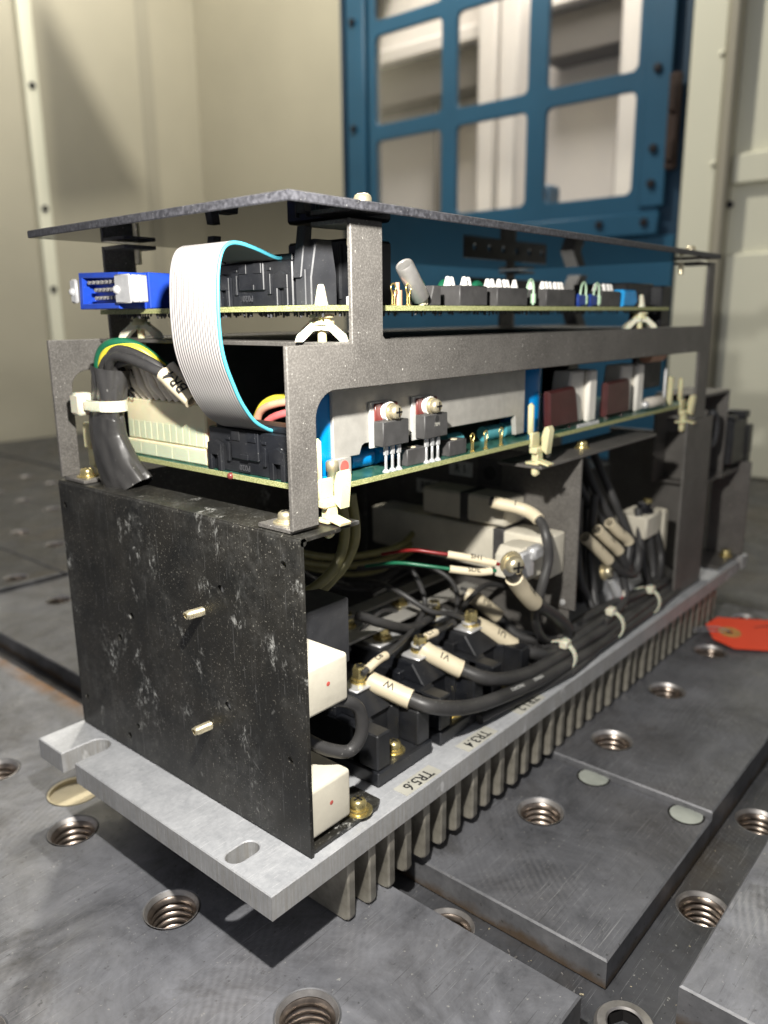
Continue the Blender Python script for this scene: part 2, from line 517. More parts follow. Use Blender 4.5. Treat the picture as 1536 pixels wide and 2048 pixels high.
class MB:
    def __init__(self):
        self.v, self.f, self.mi = [], [], []

    def add(self, vs, fs, mi=0):
        o = len(self.v)
        self.v += [Vector(a) for a in vs]
        self.f += [tuple(i + o for i in q) for q in fs]
        self.mi += [mi] * len(fs)
        return self

    def box(self, x0, y0, z0, x1, y1, z1, ch=0, mi=0, mat=None):
        xs, ys, zs = (min(x0, x1), max(x0, x1)), (min(y0, y1), max(y0, y1)), (min(z0, z1), max(z0, z1))
        if ch <= 0:
            vs = [(xs[i], ys[j], zs[k]) for i in (0, 1) for j in (0, 1) for k in (0, 1)]
            fs = [(0, 1, 3, 2), (4, 6, 7, 5), (0, 4, 5, 1), (2, 3, 7, 6), (0, 2, 6, 4), (1, 5, 7, 3)]
        else:
            ch = min(ch, .45 * (xs[1] - xs[0]), .45 * (ys[1] - ys[0]), .45 * (zs[1] - zs[0]))
            vs, idx = [], {}
            for i in (0, 1):
                for j in (0, 1):
                    for k in (0, 1):
                        for a in range(3):
                            p = [xs[i], ys[j], zs[k]]
                            s = [1 - 2 * i, 1 - 2 * j, 1 - 2 * k]
                            for b in range(3):
                                if b != a:
                                    p[b] += s[b] * ch
                            idx[(i, j, k, a)] = len(vs)
                            vs.append(p)
            g = lambda i, j, k, a: idx[(i, j, k, a)]
            fs = []
            for i in (0, 1):
                fs.append([g(i, 0, 0, 0), g(i, 1, 0, 0), g(i, 1, 1, 0), g(i, 0, 1, 0)])
                fs.append([g(0, i, 0, 1), g(1, i, 0, 1), g(1, i, 1, 1), g(0, i, 1, 1)])
                fs.append([g(0, 0, i, 2), g(1, 0, i, 2), g(1, 1, i, 2), g(0, 1, i, 2)])
            for i in (0, 1):
                for j in (0, 1):
                    fs.append([g(i, j, 0, 0), g(i, j, 1, 0), g(i, j, 1, 1), g(i, j, 0, 1)])
                    fs.append([g(i, 0, j, 0), g(i, 1, j, 0), g(i, 1, j, 2), g(i, 0, j, 2)])
                    fs.append([g(0, i, j, 1), g(1, i, j, 1), g(1, i, j, 2), g(0, i, j, 2)])
                    for k in (0, 1):
                        fs.append([g(i, j, k, 0), g(i, j, k, 1), g(i, j, k, 2)])
        if mat is not None:
            vs = [mat @ Vector(p) for p in vs]
        return self.add(vs, fs, mi)

    def prism(self, outer, holes, lo, hi, axis='z', ch=0, mi=0, mis=None):
        """flat plate: outline with holes, extruded along an axis, edges chamfered by ch"""
        mis = mi if mis is None else mis
        loops = [outer] + list(holes)

        def P(p, h):
            if axis == 'z':
                return (p[0], p[1], h)
            if axis == 'y':
                return (p[0], h, p[1])
            return (h, p[0], p[1])
        if ch > 0:
            ins = [offset(outer, ch)] + [offset(h, -ch) for h in holes]
            levels = [(ins, lo), (loops, lo + ch), (loops, hi - ch), (ins, hi)]
        else:
            levels = [(loops, lo), (loops, hi)]
        base = []
        for lp, h in levels:
            st = []
            for l in lp:
                st.append(len(self.v))
                self.v += [Vector(P(p, h)) for p in l]
            base.append(st)
        for li, l in enumerate(loops):
            n = len(l)
            for a in range(len(levels) - 1):
                for i in range(n):
                    j = (i + 1) % n
                    self.f.append((base[a][li] + i, base[a][li] + j, base[a + 1][li] + j, base[a + 1][li] + i))
                    self.mi.append(mis)
        for a in (0, len(levels) - 1):
            tri = tessellate_polygon([[Vector((p[0], p[1], 0)) for p in l] for l in levels[a][0]])
            flat = []
            for li, l in enumerate(loops):
                flat += [base[a][li] + i for i in range(len(l))]
            for t in tri:
                self.f.append(tuple(flat[i] for i in t))
                self.mi.append(mi)
        return self

    def tube(self, pts, r, n=10, caps=True, mi=0, closed=False):
        pts = [Vector(p) for p in pts]
        rs = r if isinstance(r, (list, tuple)) else [r] * len(pts)
        o = len(self.v)
        t0 = (pts[1] - pts[0]).normalized()
        u, w, _ = basis(t0)
        for i, p in enumerate(pts):
            if closed:
                t = (pts[(i + 1) % len(pts)] - pts[i - 1]).normalized()
            else:
                t = (pts[min(i + 1, len(pts) - 1)] - pts[max(i - 1, 0)]).normalized()
            u = (u - t * u.dot(t)).normalized()
            w = t.cross(u)
            for k in range(n):
                a = 2 * math.pi * k / n
                self.v.append(p + (u * math.cos(a) + w * math.sin(a)) * rs[i])
        m_ = len(pts)
        for i in range(m_ if closed else m_ - 1):
            j = (i + 1) % m_
            for k in range(n):
                l = (k + 1) % n
                self.f.append((o + i * n + k, o + i * n + l, o + j * n + l, o + j * n + k))
                self.mi.append(mi)
        if caps and not closed:
            self.f.append(tuple(o + k for k in range(n)))
            self.f.append(tuple(o + (m_ - 1) * n + k for k in range(n)))
            self.mi += [mi, mi]
        return self

    def lathe(self, prof, org, d, n=20, mi=0, pitch=0, close=True):
        u, w, d = basis(d)
        org = Vector(org)
        o = len(self.v)
        for r, h in prof:
            for k in range(n):
                a = 2 * math.pi * k / n
                self.v.append(org + (u * math.cos(a) + w * math.sin(a)) * r + d * (h + pitch * k / n))
        for i in range(len(prof) - 1):
            for k in range(n):
                l = (k + 1) % n
                self.f.append((o + i * n + k, o + i * n + l, o + (i + 1) * n + l, o + (i + 1) * n + k))
                self.mi.append(mi)
        if close:
            for i in (0, len(prof) - 1):
                if prof[i][0] > 1e-6:
                    self.f.append(tuple(o + i * n + k for k in range(n)))
                    self.mi.append(mi)
        return self

    def ball(self, c, r, n=10, mi=0):
        prof = [(max(1e-4, r * math.sin(math.pi * k / n)), -r * math.cos(math.pi * k / n)) for k in range(n + 1)]
        return self.lathe(prof, c, (0, 0, 1), n * 2, mi, close=False)

    def mesh(self, name, mats, smooth=38, recalc=True):
        me = bpy.data.meshes.new(name)
        me.from_pydata([tuple(v * S) for v in self.v], [], self.f)
        for mm in (mats if isinstance(mats, (list, tuple)) else [mats]):
            me.materials.append(MATS[mm])
        me.polygons.foreach_set('material_index', self.mi)
        if recalc:
            bm = bmesh.new()
            bm.from_mesh(me)
            bmesh.ops.remove_doubles(bm, verts=bm.verts, dist=1e-7)
            bmesh.ops.recalc_face_normals(bm, faces=bm.faces)
            bm.to_mesh(me)
            bm.free()
        if smooth:
            me.polygons.foreach_set('use_smooth', [True] * len(me.polygons))
            me.set_sharp_from_angle(angle=math.radians(smooth))
        me.update()
        return me

    def build(self, name, mats, parent=None, smooth=38, kind=None, label=None, recalc=True):
        return link(name, self.mesh(name, mats, smooth, recalc), parent, kind, label)


def rbox(name, mat, parent, x0, y0, z0, x1, y1, z1, r, seg=4):
    me = MB().box(x0, y0, z0, x1, y1, z1).mesh(name, mat, 0)
    bm = bmesh.new()
    bm.from_mesh(me)
    bmesh.ops.bevel(bm, geom=list(bm.edges), offset=r * S, segments=seg, profile=.5, affect='EDGES')
    bm.to_mesh(me)
    bm.free()
    me.polygons.foreach_set('use_smooth', [True] * len(me.polygons))
    me.set_sharp_from_angle(angle=math.radians(40))
    return link(name, me, parent)


def link(name, data, parent=None, kind=None, label=None):
    o = bpy.data.objects.new(name, data)
    COL.objects.link(o)
    if parent is not None:
        o.parent = parent
        o.matrix_parent_inverse = BASE.get(parent.name, Matrix()).inverted()
    if kind:
        o['kind'] = kind
    if label:
        o['label'] = label
    return o


BASE = {}


def thing(name, loc, label, cat, group=None):
    o = bpy.data.objects.new(name, None)
    COL.objects.link(o)
    o.empty_display_size = .01
    o.location = Vector(loc) * S
    BASE[o.name] = Matrix.Translation(o.location)
    o['label'] = label
    o['category'] = cat
    if group:
        o['group'] = group
    return o


def text(s, size, org, xd, yd, mat, parent, name='lettering', depth=.06, bold=0, squeeze=1.0):
    cu = bpy.data.curves.new(name, 'FONT')
    cu.body = s
    cu.size = size * S
    cu.align_x = 'CENTER'
    cu.align_y = 'CENTER'
    cu.extrude = depth * S
    cu.offset = bold * S
    cu.resolution_u = 3
    cu.materials.append(MATS[mat])
    tmp = bpy.data.objects.new('tmp_text', cu)
    me = bpy.data.meshes.new_from_object(tmp)
    bpy.data.objects.remove(tmp)
    o = link(name, me, parent)
    xd = Vector(xd).normalized()
    zd = xd.cross(Vector(yd)).normalized()
    yd = zd.cross(xd)
    mm = Matrix((xd * squeeze, yd, zd)).transposed().to_4x4()
    mm.translation = Vector(org) * S
    if parent.name in BASE:
        o.matrix_parent_inverse = BASE[parent.name].inverted()
    o.matrix_basis = mm
    return o


def screw(parent, org, d, r, mat='brass', h=None, washer=1.55, cross=True, name='screw', hexh=False):
    """head on its washers; org on the surface, d out of it"""
    h = h or r * 1.0
    b = MB()
    wz = r * .18
    b.lathe([(r * washer, 0), (r * washer, wz), (r * .7, wz)], org, d, 24)
    b.lathe([(r * 1.18, wz), (r * 1.22, wz * 1.4), (r * 1.18, wz * 2.4), (r * .7, wz * 2.4)], org, d, 24)
    z0 = wz * 2.4
    if hexh:
        b.lathe([(r * 1.02, z0), (r * 1.02, z0 + h * .85), (r * .86, z0 + h)], org, d, 6)
    else:
        b.lathe([(r, z0), (r * 1.02, z0 + h * .55), (r * .9, z0 + h * .82), (r * .6, z0 + h), (.001, z0 + h * 1.04)], org, d, 24)
    u, w, dd = basis(d)
    if cross:
        mt = Matrix((u, w, dd)).transposed().to_4x4()
        mt.translation = Vector(org)
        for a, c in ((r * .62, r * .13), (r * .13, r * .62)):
            b.box(-a, -c, z0 + h * .7, a, c, z0 + h * 1.06, 0, 1, mt)  # raised dark bars, painted shade in place of a cut cross recess
    return b.build(name, [mat, 'hole_shade'], parent)


# ------------------------------------------------------------------ the machine table
ZT = -54.3
GX, GY = 109.7, 109.4
HX0, HY0 = 0.0, -22.0
HR = 13.4

CH = [(111, -24), (111 + GX, -132), (111 + 2 * GX, -132), (111, 640)]
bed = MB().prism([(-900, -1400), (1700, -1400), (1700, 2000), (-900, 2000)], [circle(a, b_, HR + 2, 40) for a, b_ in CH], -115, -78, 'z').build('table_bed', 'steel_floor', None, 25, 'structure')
bed['label'] = 'oily brown channel floor of the steel machine table'


def thread_mesh(depth, detail=True):
    b = MB()
    n = 40 if detail else 20
    b.lathe([(HR + 2.0, .02), (HR + 1.7, .12), (HR + .1, -2.4)], (0, 0, 0), (0, 0, 1), n, 1, close=False)
    prof = [(HR + .1, -2.4)]
    pitch = 4.4 if detail else 6.5
    z = -3.0
    while z > -depth:
        prof += [(HR + .2, z), (HR - 1.9, z - pitch * .45), (HR - 1.9, z - pitch * .6), (HR + .2, z - pitch)]
        z -= pitch
    b.lathe(prof, (0, 0, 0), (0, 0, 1), n, 0, 0, close=False)
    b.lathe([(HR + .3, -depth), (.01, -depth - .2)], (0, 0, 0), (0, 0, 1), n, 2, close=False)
    return b.mesh('threaded_hole', ['thread', 'rim', 'hole_shade'], 50, recalc=False)


THREAD_N = thread_mesh(30)
THREAD_F = thread_mesh(30, False)
PR = 17.0
PLUG = MB().lathe([(PR + 1.2, .02), (PR, -.6), (PR, -3.6), (PR - 2, -4.2), (.01, -4.0)], (0, 0, 0), (0, 0, 1), 36, 0, close=False).mesh('plug', 'plug', 50, recalc=False)


def place(mesh, name, x, y, z, parent):
    o = link(name, mesh, parent)
    o.location = (x * S, y * S, z * S)
    return o


plugs = [(24, 238), (283.5, -30), (283.5, -98), (300, 640)]


def block(x0, x1, y0, y1, zt, mat, holes=True, xmax=900, ymax=1450, cut=0, lab=None):
    hs, pts, pl = [], [], []
    if holes:
        for i in range(-4, 9):
            for j in range(-6, 14):
                x, y = HX0 + i * GX, HY0 + j * GY
                if x0 + 18 < x < min(x1 - 18, xmax) and y0 + 18 < y < min(y1 - 18, ymax):
                    if x < -130 or (y > 700 and x > 760):
                        continue
                    if any((x - a) ** 2 + (y - b_) ** 2 < 40 ** 2 for a, b_ in plugs):
                        continue
                    far = (Vector((x, y, 0)) - CAM).length > 900
                    hs.append(circle(x, y, HR + 2.0, 20 if far else 40))
                    pts.append((x, y, far))
        for a, b_ in plugs:
            if x0 + PR + 2 < a < x1 - PR - 2 and y0 < b_ < y1:
                hs.append(circle(a, b_, PR + 1.2, 36))
                pl.append((a, b_))
    outer = [(x0, y0), (x1, y0), (x1, y1), (x0, y1)]
    o = MB().prism(outer, hs, -78, zt, 'z', 1.0, 0, 1).build('steel_block', [mat, 'steel_side'], bed, 25)
    for x, y, far in pts:
        place(THREAD_F if far else THREAD_N, 'threaded_hole', x, y, zt, o)
    for x, y in pl:
        place(PLUG, 'plug', x, y, zt, o)
    return o


block(-620, 94.5, -116, 714, ZT, 'steel_near_lit')
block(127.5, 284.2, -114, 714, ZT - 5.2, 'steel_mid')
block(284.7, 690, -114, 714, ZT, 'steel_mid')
block(692, 1466, -114, 714, ZT, 'steel_far_dimmed', xmax=760)
block(-620, 94.5, 717, 1934, ZT, 'steel_far_dimmed')
block(127.5, 268, 717, 1934, ZT, 'steel_far_dimmed')
block(271, 640, 717, 1934, ZT, 'steel_far_dimmed')
block(652, 1466, 717, 1934, ZT, 'steel_far_dimmed')
block(131, 620, -560, -150, ZT, 'steel_right_lit', False)
block(-620, 94.5, -560, -150, ZT, 'steel_near_lit', False)
# half plugs let into the lower block where the next one covers them
b3 = [o for o in bed.children if o.name.startswith('steel_block')][1]
for px_, py_ in ((280, -31), (279, -99)):
    MB().lathe([(12.0, .12), (11.6, .3), (10.6, .18)], (px_, py_, ZT - 5.2), (0, 0, 1), 32, 1, close=False).lathe([(10.6, .18), (9, .7), (.01, 1.6)], (px_, py_, ZT - 5.2), (0, 0, 1), 32, close=False).build('plug', ['plug_grey', 'hole_shade'], b3, 50)
# holes in the channel floor
for x, y in CH:
    o = place(THREAD_N, 'threaded_hole', x, y, -78, bed)
# socket head screw at the crossing of the channels
b = MB()
b.lathe([(15, 0), (15, 5), (13.5, 7), (9.5, 7.4), (8.6, 6.4)], (109, -133, -78), (0, 0, 1), 36, 0, close=False)
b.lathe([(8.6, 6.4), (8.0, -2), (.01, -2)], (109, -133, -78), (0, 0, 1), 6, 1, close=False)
b.build('socket_screw', ['rim', 'hole_shade'], bed, 40, recalc=False)
# swarf in the channel
cb = MB()
for k in range(70):
    if k % 2:
        x, y = random.uniform(127, 420), random.uniform(-146, -117)
    else:
        x, y = random.uniform(96, 126), random.uniform(-140, 0)
    s_ = random.uniform(.15, .5) * random.choice((1, 1, 1, 1.8))
    mt = Matrix.Translation((x, y, -77.9 + s_ * .5)) @ Matrix.Rotation(random.uniform(0, 6), 4, 'Z')
    cb.box(-s_ * 1.6, -s_ * .5, -s_ * .4, s_ * 1.6, s_ * .5, s_ * .4, 0, random.choice((0, 0, 1)), mt)
cb.build('metal_chips', ['rim', 'plug'], bed, 0, 'stuff')

# ------------------------------------------------------------------ enclosure behind
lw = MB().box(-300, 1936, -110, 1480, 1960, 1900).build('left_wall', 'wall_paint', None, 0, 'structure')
lw['label'] = 'beige painted sheet metal wall at the left of the enclosure'
MB().box(1262, 1933, -54, 1306, 1936, 1900, 1).build('wall_rib', 'wall_trim', lw)
br = MB().prism([(857, 1420), (1009, 1167), (851, 1134)], [], 1446, 1450, 'y').build('shadow_plate', 'wall_paint', lw, 0)  # added unseen plate, shaped to cast the diagonal shadow on the wall
MB().box(905, 1922, -54, 945, 1936, 1900, 3).build('wall_rib', 'wall_paint_brightened', lw)
for z in (160, 350, 560, 862, 1100):
    MB().lathe([(9, 0), (8, 5), (.01, 6)], (925, 1922, z), (0, -1, 0), 12).build('bolt', 'bolt_dark', lw)
bw = MB()
bw.box(1466, 1310, -110, 1490, 1936, 1900)
bw.box(1466, 396, 1250, 1490, 1310, 1900)
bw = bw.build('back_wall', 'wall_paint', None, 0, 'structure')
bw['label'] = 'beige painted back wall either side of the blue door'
MB().box(1466, -900, -110, 1490, 396, 1900).build('side_panel', 'wall_paint_brightened', bw)
MB().box(1440, 322, -54, 1466, 390, 1900, 4).build('door_post', 'wall_paint_brightened', bw)
MB().box(1432, 300, -54, 1466, 321, 1900, 4).build('door_post', 'wall_trim', bw)
MB().box(1450, -200, 505, 1466, 298, 560, 4).build('wall_band', 'wall_paint_brightened', bw)
MB().box(1455, -200, -54, 1466, 298, 380, 4).build('lower_panel', 'wall_paint_brightened', bw)
for z in (735, 545):
    MB().ball((1440, 330, z), 6).build('bolt', 'wall_paint_brightened', bw)
MB().ball((1450, 296, 470), 7).build('bolt', 'bolt_dark', bw)

door = thing('machine_door', (1465, 850, -54), 'tall blue steel machine door with a grid of rounded window panes', 'door')
cols = [(985, 1192), (750, 941), (498, 702)]
rows = [(508, 703), (740, 944), (978, 1180)]
hl = [rrect(a, z0, b_, z1, 14) for a, b_ in cols for z0, z1 in rows]
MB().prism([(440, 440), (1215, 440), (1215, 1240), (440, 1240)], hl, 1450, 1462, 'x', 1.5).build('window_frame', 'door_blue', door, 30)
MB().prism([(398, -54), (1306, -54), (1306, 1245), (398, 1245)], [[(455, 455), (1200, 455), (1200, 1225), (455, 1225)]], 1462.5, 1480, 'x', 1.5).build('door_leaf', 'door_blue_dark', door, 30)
MB().box(1446, 1225, 100, 1462, 1288, 1240, 3).build('door_stile', 'door_blue', door)
MB().box(1446, 1300, -54, 1470, 1308, 1240, 2).build('door_edge', 'door_blue_dark', door)
MB().box(1444, 425, 480, 1450, 478, 1240, 2).build('door_stile', 'door_blue', door)
MB().box(1440, 432, 425, 1450, 1210, 470, 3).build('bottom_rail', 'door_blue', door)
MB().box(1456, 402, -50, 1462.4, 1222, 424, 3).build('kick_panel', 'door_blue', door)
for y, z in ((453, 735), (452, 589), (452, 523), (1262, 990), (1262, 742), (1262, 560)):
    MB().lathe([(9, 0), (8, 6), (.01, 7)], (1444, y, z), (-1, 0, 0), 12).build('bolt', 'bolt_dark', door)
for y, z in ((558, 452), (460, 450), (800, 452)):
    MB().lathe([(9, 0), (8, 5), (.01, 6)], (1440, y, z), (-1, 0, 0), 12).build('bolt', 'bolt_dark', door)
for (a, b_) in cols:
    for z0, z1 in rows:
        MB().box(1452, a - 6, z0 - 6, 1455, b_ + 6, z1 + 6).build('pane', 'pane_glass', door, 0)
MB().box(1436, 404, 545, 1452, 426, 720, 3).box(1430, 408, 560, 1437, 422, 600, 2).box(1430, 408, 650, 1437, 422, 700, 2).build('hinge', 'rusty', door)

beyond = thing('white_machine_cabinet', (2150, 900, -54), 'pale cabinet with a band painted dark as a gap seen through the door panes', 'cabinet')
MB().box(2300, -300, -54, 2330, 2600, 2600).build('rear_panel', 'cabinet_white', beyond)
MB().box(2180, 1350, 1000, 2300, 2400, 1130, 6).build('painted_gap', 'cabinet_shade', beyond)  # solid box, the shade of an open gap put into its dark colour
MB().box(2180, 720, 1030, 2300, 1150, 1160, 6).build('painted_gap', 'cabinet_shade', beyond)
MB().box(2150, 1330, 1132, 2296, 2400, 1180, 6).build('rail', 'cabinet_white', beyond)
MB().box(2150, 720, 1162, 2296, 1150, 1200, 6).build('rail', 'cabinet_white', beyond)
for y in (1180, 1260, 780, 690):
    MB().box(2100, y, -54, 2178, y + 70, 2600, 8).build('post', 'cabinet_white', beyond)
MB().box(2200, 1560, -54, 2296, 1575, 990, 2).build('seam_strip', 'cabinet_shade', beyond)
bp = MB().box(1700, 830, 300, 1760, 900, 590, 4).build('control_box', 'door_blue', beyond)

# ------------------------------------------------------------------ THE DRIVE UNIT
unit = thing('servo_drive_unit', (360, 115, ZT), 'open industrial servo drive chassis on a finned heat sink', 'drive unit')

# base plate with slots
outer = [(0, 0), (690, 0), (690, 12), (704, 12), (704, 0), (722, 0), (722, 230), (0, 230), (0, 200)]
outer += [(20 + 8.5 * math.cos(a), 191.5 + 8.5 * math.sin(a)) for a in [math.pi * (.5 - k / 10) for k in range(11)]]
outer += [(0, 183)]
base = MB().prism(outer, [slot(12.5, 36.5, 4.2, 5.6)], -14.5, 0, 'z', .6).build('base_plate', 'aluminium', unit, 25)
FIN = MB()
FIN.prism([(3, -14.6), (227, -14.6), (227, -51), (224, -54), (6.5, -54), (4.2, -53), (3, -50.5)], [], -3.0, 3.0, 'x', .9)
finm = FIN.mesh('fin', 'fin_metal', 30)
x = 58.5
while x < 640:
    o = link('fin', finm, base)
    o.location = ((x + random.uniform(-.5, .5)) * S, random.uniform(-.5, .9) * S, 0)
    o.rotation_euler = (0, random.uniform(-.004, .004), random.uniform(-.003, .003))
    x += 16.9
for s_, lx in (('TR5.6', 122), ('TR3.4', 184), ('TR1.2', 247)):
    lb = MB().box(lx - 17, 1.8, .02, lx + 17, 12.5, .14).build('printed_label', 'label_clear', base, 0)
    text(s_, 10.5, (lx, 7.2, .22), (-1, 0, 0), (0, -1, 0), 'ink', base, bold=.12, squeeze=.92)
screw(base, (74, 11.5, 3.0), (0, 0, 1), 4.6, 'brass', 5.5, 1.75)

# near end panel
pan = unit
ph = [(221.3, 153.7, 1.9), (16.8, 154.7, 1.9), (66.4, 131.2, 2.6), (66.2, 65, 2.6), (154.4, 95.1, 2.1), (169.9, 77.2, 2.1),
      (218.9, 21.5, 1.7), (157.9, 21.1, 1.7), (169, 10.8, 2.0), (17.7, 51.6, 1.9)]
b = MB()
b.prism([(4.5, .6), (227, .6), (227, 167.5), (4.5, 167.5)], [circle(a, z, r, 14) for a, z, r in ph], 31, 33.4, 'x', .25)
b.prism([(31.6, 4.5), (58, 4.5), (60, 7), (74, 7), (74, 36), (58, 38), (57, 227), (31.6, 227)], [], 167.2, 169.4, 'z', .3)
b.tube([(33.1, 4.5, 167.3), (33.1, 227, 167.3)], 2.1, 12)
b.prism([(33.2, 6), (84, 6), (90, 9.5), (90, 30), (70, 34), (70, 222), (33.2, 222)], [], .3, 3.0, 'z', .3)
endp = b.build('end_panel', 'panel_black', unit, 40)
for y, z in ((82, 115.5), (82, 48)):
    prof = [(2.6, -1)]
    for k in range(9):
        prof += [(2.65, k * 1.1), (2.35, k * 1.1 + .55)]
    prof += [(2.2, 10.6), (1.6, 11.0), (1.5, 9), (.01, 9)]
    MB().lathe(prof, (31.5, y + 1, z), (-1, 0, .04), 16, 0, .9, close=False).build('stud', 'brass_pale', endp, 35, recalc=False)
for y, z in ((66.4, 131.2), (66.2, 65)):
    MB().lathe([(2.1, 0), (2.1, 1.2), (.01, 1.2)], (34.5, y, z - .4), (-1, 0, 0), 14).build('rivet', 'white_tip', endp)

# support frame: bent sheet with window cut-outs
fo = [(32, 171.6), (32, 256), (74.5, 256), (74.5, 312.6), (97.2, 312.6), (97.2, 259), (99, 257.2), (548, 257.2), (548, 313), (563, 313), (566, 240), (568, 171.6),
      (541, 171.6), (540, 234.5), (62, 234.5)]
fo += [(62 + 13 * math.cos(a), 221.5 + 13 * math.sin(a)) for a in [math.pi * (.5 + .5 * k / 8) for k in range(1, 9)]]
fo += [(49, 171.6)]
b = MB()
b.prism(fo, [], 9.8, 12.3, 'y', .45)
fl = [(min(p[0], 44.5), p[1]) if p[0] == 49 else p for p in fo[:15]] + [(55.5 + 11 * math.cos(a), 226 + 11 * math.sin(a)) for a in [math.pi * (.5 + .5 * k / 8) for k in range(9)]] + [(44.5, 171.6)]
fl[13], fl[14] = (540, 237), (58, 237)
b.prism(fl, [], 222.0, 224.5, 'y', .45)
b.box(66, 12.4, 254.2, 548, 221.9, 256.4, .3)
for y0, y1 in ((12.4, 36), (198, 221.9)):
    b.box(33, y0, 169.7, 50, y1, 172.0, .4)
    b.box(74.5, y0, 310.3, 97.2, y1 if y0 < 100 else 221.9, 312.6, .4)
    b.box(540, y0, 169.7, 567, y1, 172.0, .4)
    b.box(530, y0, 310.7, 563, y1, 313, .4)
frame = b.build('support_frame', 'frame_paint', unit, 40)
screw(frame, (41.5, 25, 172), (0, 0, 1), 4.0, 'brass_pale', 4, 1.6)
screw(frame, (41.5, 209, 172), (0, 0, 1), 4.0, 'brass', 4, 1.6)

# glossy dark cover sheet on top
cov = MB().prism([(23.8, -4), (535, -4), (535, 216.6), (23.8, 216.6)], [], 314.0, 318.2, 'z', .5, 0, 1).build('cover_sheet', ['cover_gloss', 'cover_edge'], unit, 25)
for x, y in ((88, 14), (545 - 35, 14), (88, 205)):
    screw(cov, (x, y, 318.2), (0, 0, 1), 4.2, 'brass_pale', 4.6, 1.1)
for x, y in ((88, 205), (88, 22), (512, 22)):
    MB().lathe([(2.2, 0), (2.2, 9), (1.6, 9.6), (.01, 9.6)], (x, y, 311), (0, 0, -1), 12).build('screw_end', 'brass_pale', cov)


def clip_stand(x, y, zb, zboard, ztop, parent, mat='nylon_white', name='board_standoff'):
    """snap-in nylon standoff with an umbrella foot and a cone tip"""
    b = MB()
    b.lathe([(.01, zb + 7), (3.2, zb + 7), (3.6, zb + 9.5), (3.3, zboard - 6.5), (6.2, zboard - 6.5), (6.2, zboard - 4.6), (4.4, zboard - 4.6), (4.4, zboard - 3.2),
             (6.0, zboard - 3.0), (6.0, zboard - 1.6), (3.6, zboard - 1.4)], (x, y, 0), (0, 0, 1), 20, 0, close=False)
    b.lathe([(3.5, zboard + 1.0), (3.4, zboard + 3), (1.7, ztop - .8), (1.2, ztop), (.01, ztop)], (x, y, 0), (0, 0, 1), 16, 1, close=False)
    for a in range(2):
        an = a * math.pi - .86
        c, s2 = math.cos(an), math.sin(an)
        mt = Matrix.Translation((x, y, 0)) @ Matrix.Rotation(an, 4, 'Z')
        prof = [(-1.0, zb + 9.8), (4.6, zb + 9.4), (11.8, zb + 3.4), (13.0, zb + .2), (9.0, zb + .2), (4.0, zb + 5.2), (-1, zb + 6.0)]
        vs = [mt @ Vector((p, w_, z)) for w_ in (-4.6, 4.6) for p, z in prof]
        n = len(prof)
        fs = [tuple(range(n)), tuple(range(n, 2 * n))] + [(i, (i + 1) % n, n + (i + 1) % n, n + i) for i in range(n)]
        b.add(vs, fs, 1)
    b.lathe([(2.2, zb + 6), (2.4, zb - 5), (1.4, zb - 9), (.01, zb - 9)], (x, y, 0), (0, 0, 1), 12, 0, close=False)
    return b.build(name, ['nylon', mat], parent, 40)


for x, y in ((73.5, 29), (437, 24), (80, 196), (240, 200)):
    clip_stand(x, y, 256.4, 271.0, 283.5, unit)

# ------------------------------------------------------------------ upper circuit board
ZU = 273.7
ub = MB().prism([(58, 19), (484, 19), (484, 204), (58, 204)], [], ZU - 2.7, ZU, 'z', .1, 0, 1).build('upper_circuit_board', ['pcb_top', 'pcb_edge'], unit, 25)
# solder tails under the board
b = MB()
for k in range(360):
    x, y = random.uniform(62, 470), random.choice([random.uniform(21, 34), random.uniform(21, 190)])
    if k < 120:
        x, y = 60 + random.uniform(0, 8), random.uniform(30, 190)
    l = random.uniform(1.4, 3.0)
    b.box(x - .35, y - .35, ZU - 2.7 - l, x + .35, y + .35, ZU - 2.8)
b.build('solder_tail', 'ink_grey', ub, 0, 'stuff')
# blue plug connector
b = MB()
b.prism([(156.5, 273.9), (198.5, 273.9), (197, 294.6), (154.5, 293.4)], [[(160, 277), (194.5, 277), (193.5, 291.5), (158.5, 290.3)]], 42, 60, 'x', .4)
b.box(50, 160, 277, 60, 194.5, 291, 0)
b.prism([(60, 274), (84, 274), (84, 279), (76, 293.6), (60, 293.8)], [], 153, 199, 'y', .5)
blue = b.build('blue_connector', 'blue_plastic', ub, 35)
b = MB()
for z in (280, 284.5, 288.8):
    for k in range(6 if z < 288 else 7):
        y = 162 + k * (4.2 if z < 288 else 4.6)
        b.tube([(43.5, y, z), (52, y, z)], 1.1, 8)
b.build('contact_pin', 'steel_bright', ub, 40, 'stuff')
b = MB()
b.box(39.8, 141, 276.6, 41.4, 156.2, 292, .7).box(41.2, 140.6, 277, 51, 142.2, 291.6, .6).box(44.5, 139.6, 277, 47.5, 141, 291.6, .6).ball((39.8, 153.8, 284), 2.4)
b.build('latch_plate', 'tin', ub, 40)
MB().box(40.5, 199.2, 277.5, 43, 206, 291.3, 1).ball((40.8, 203, 284), 2.4).build('latch_plate', 'tin', ub, 40)


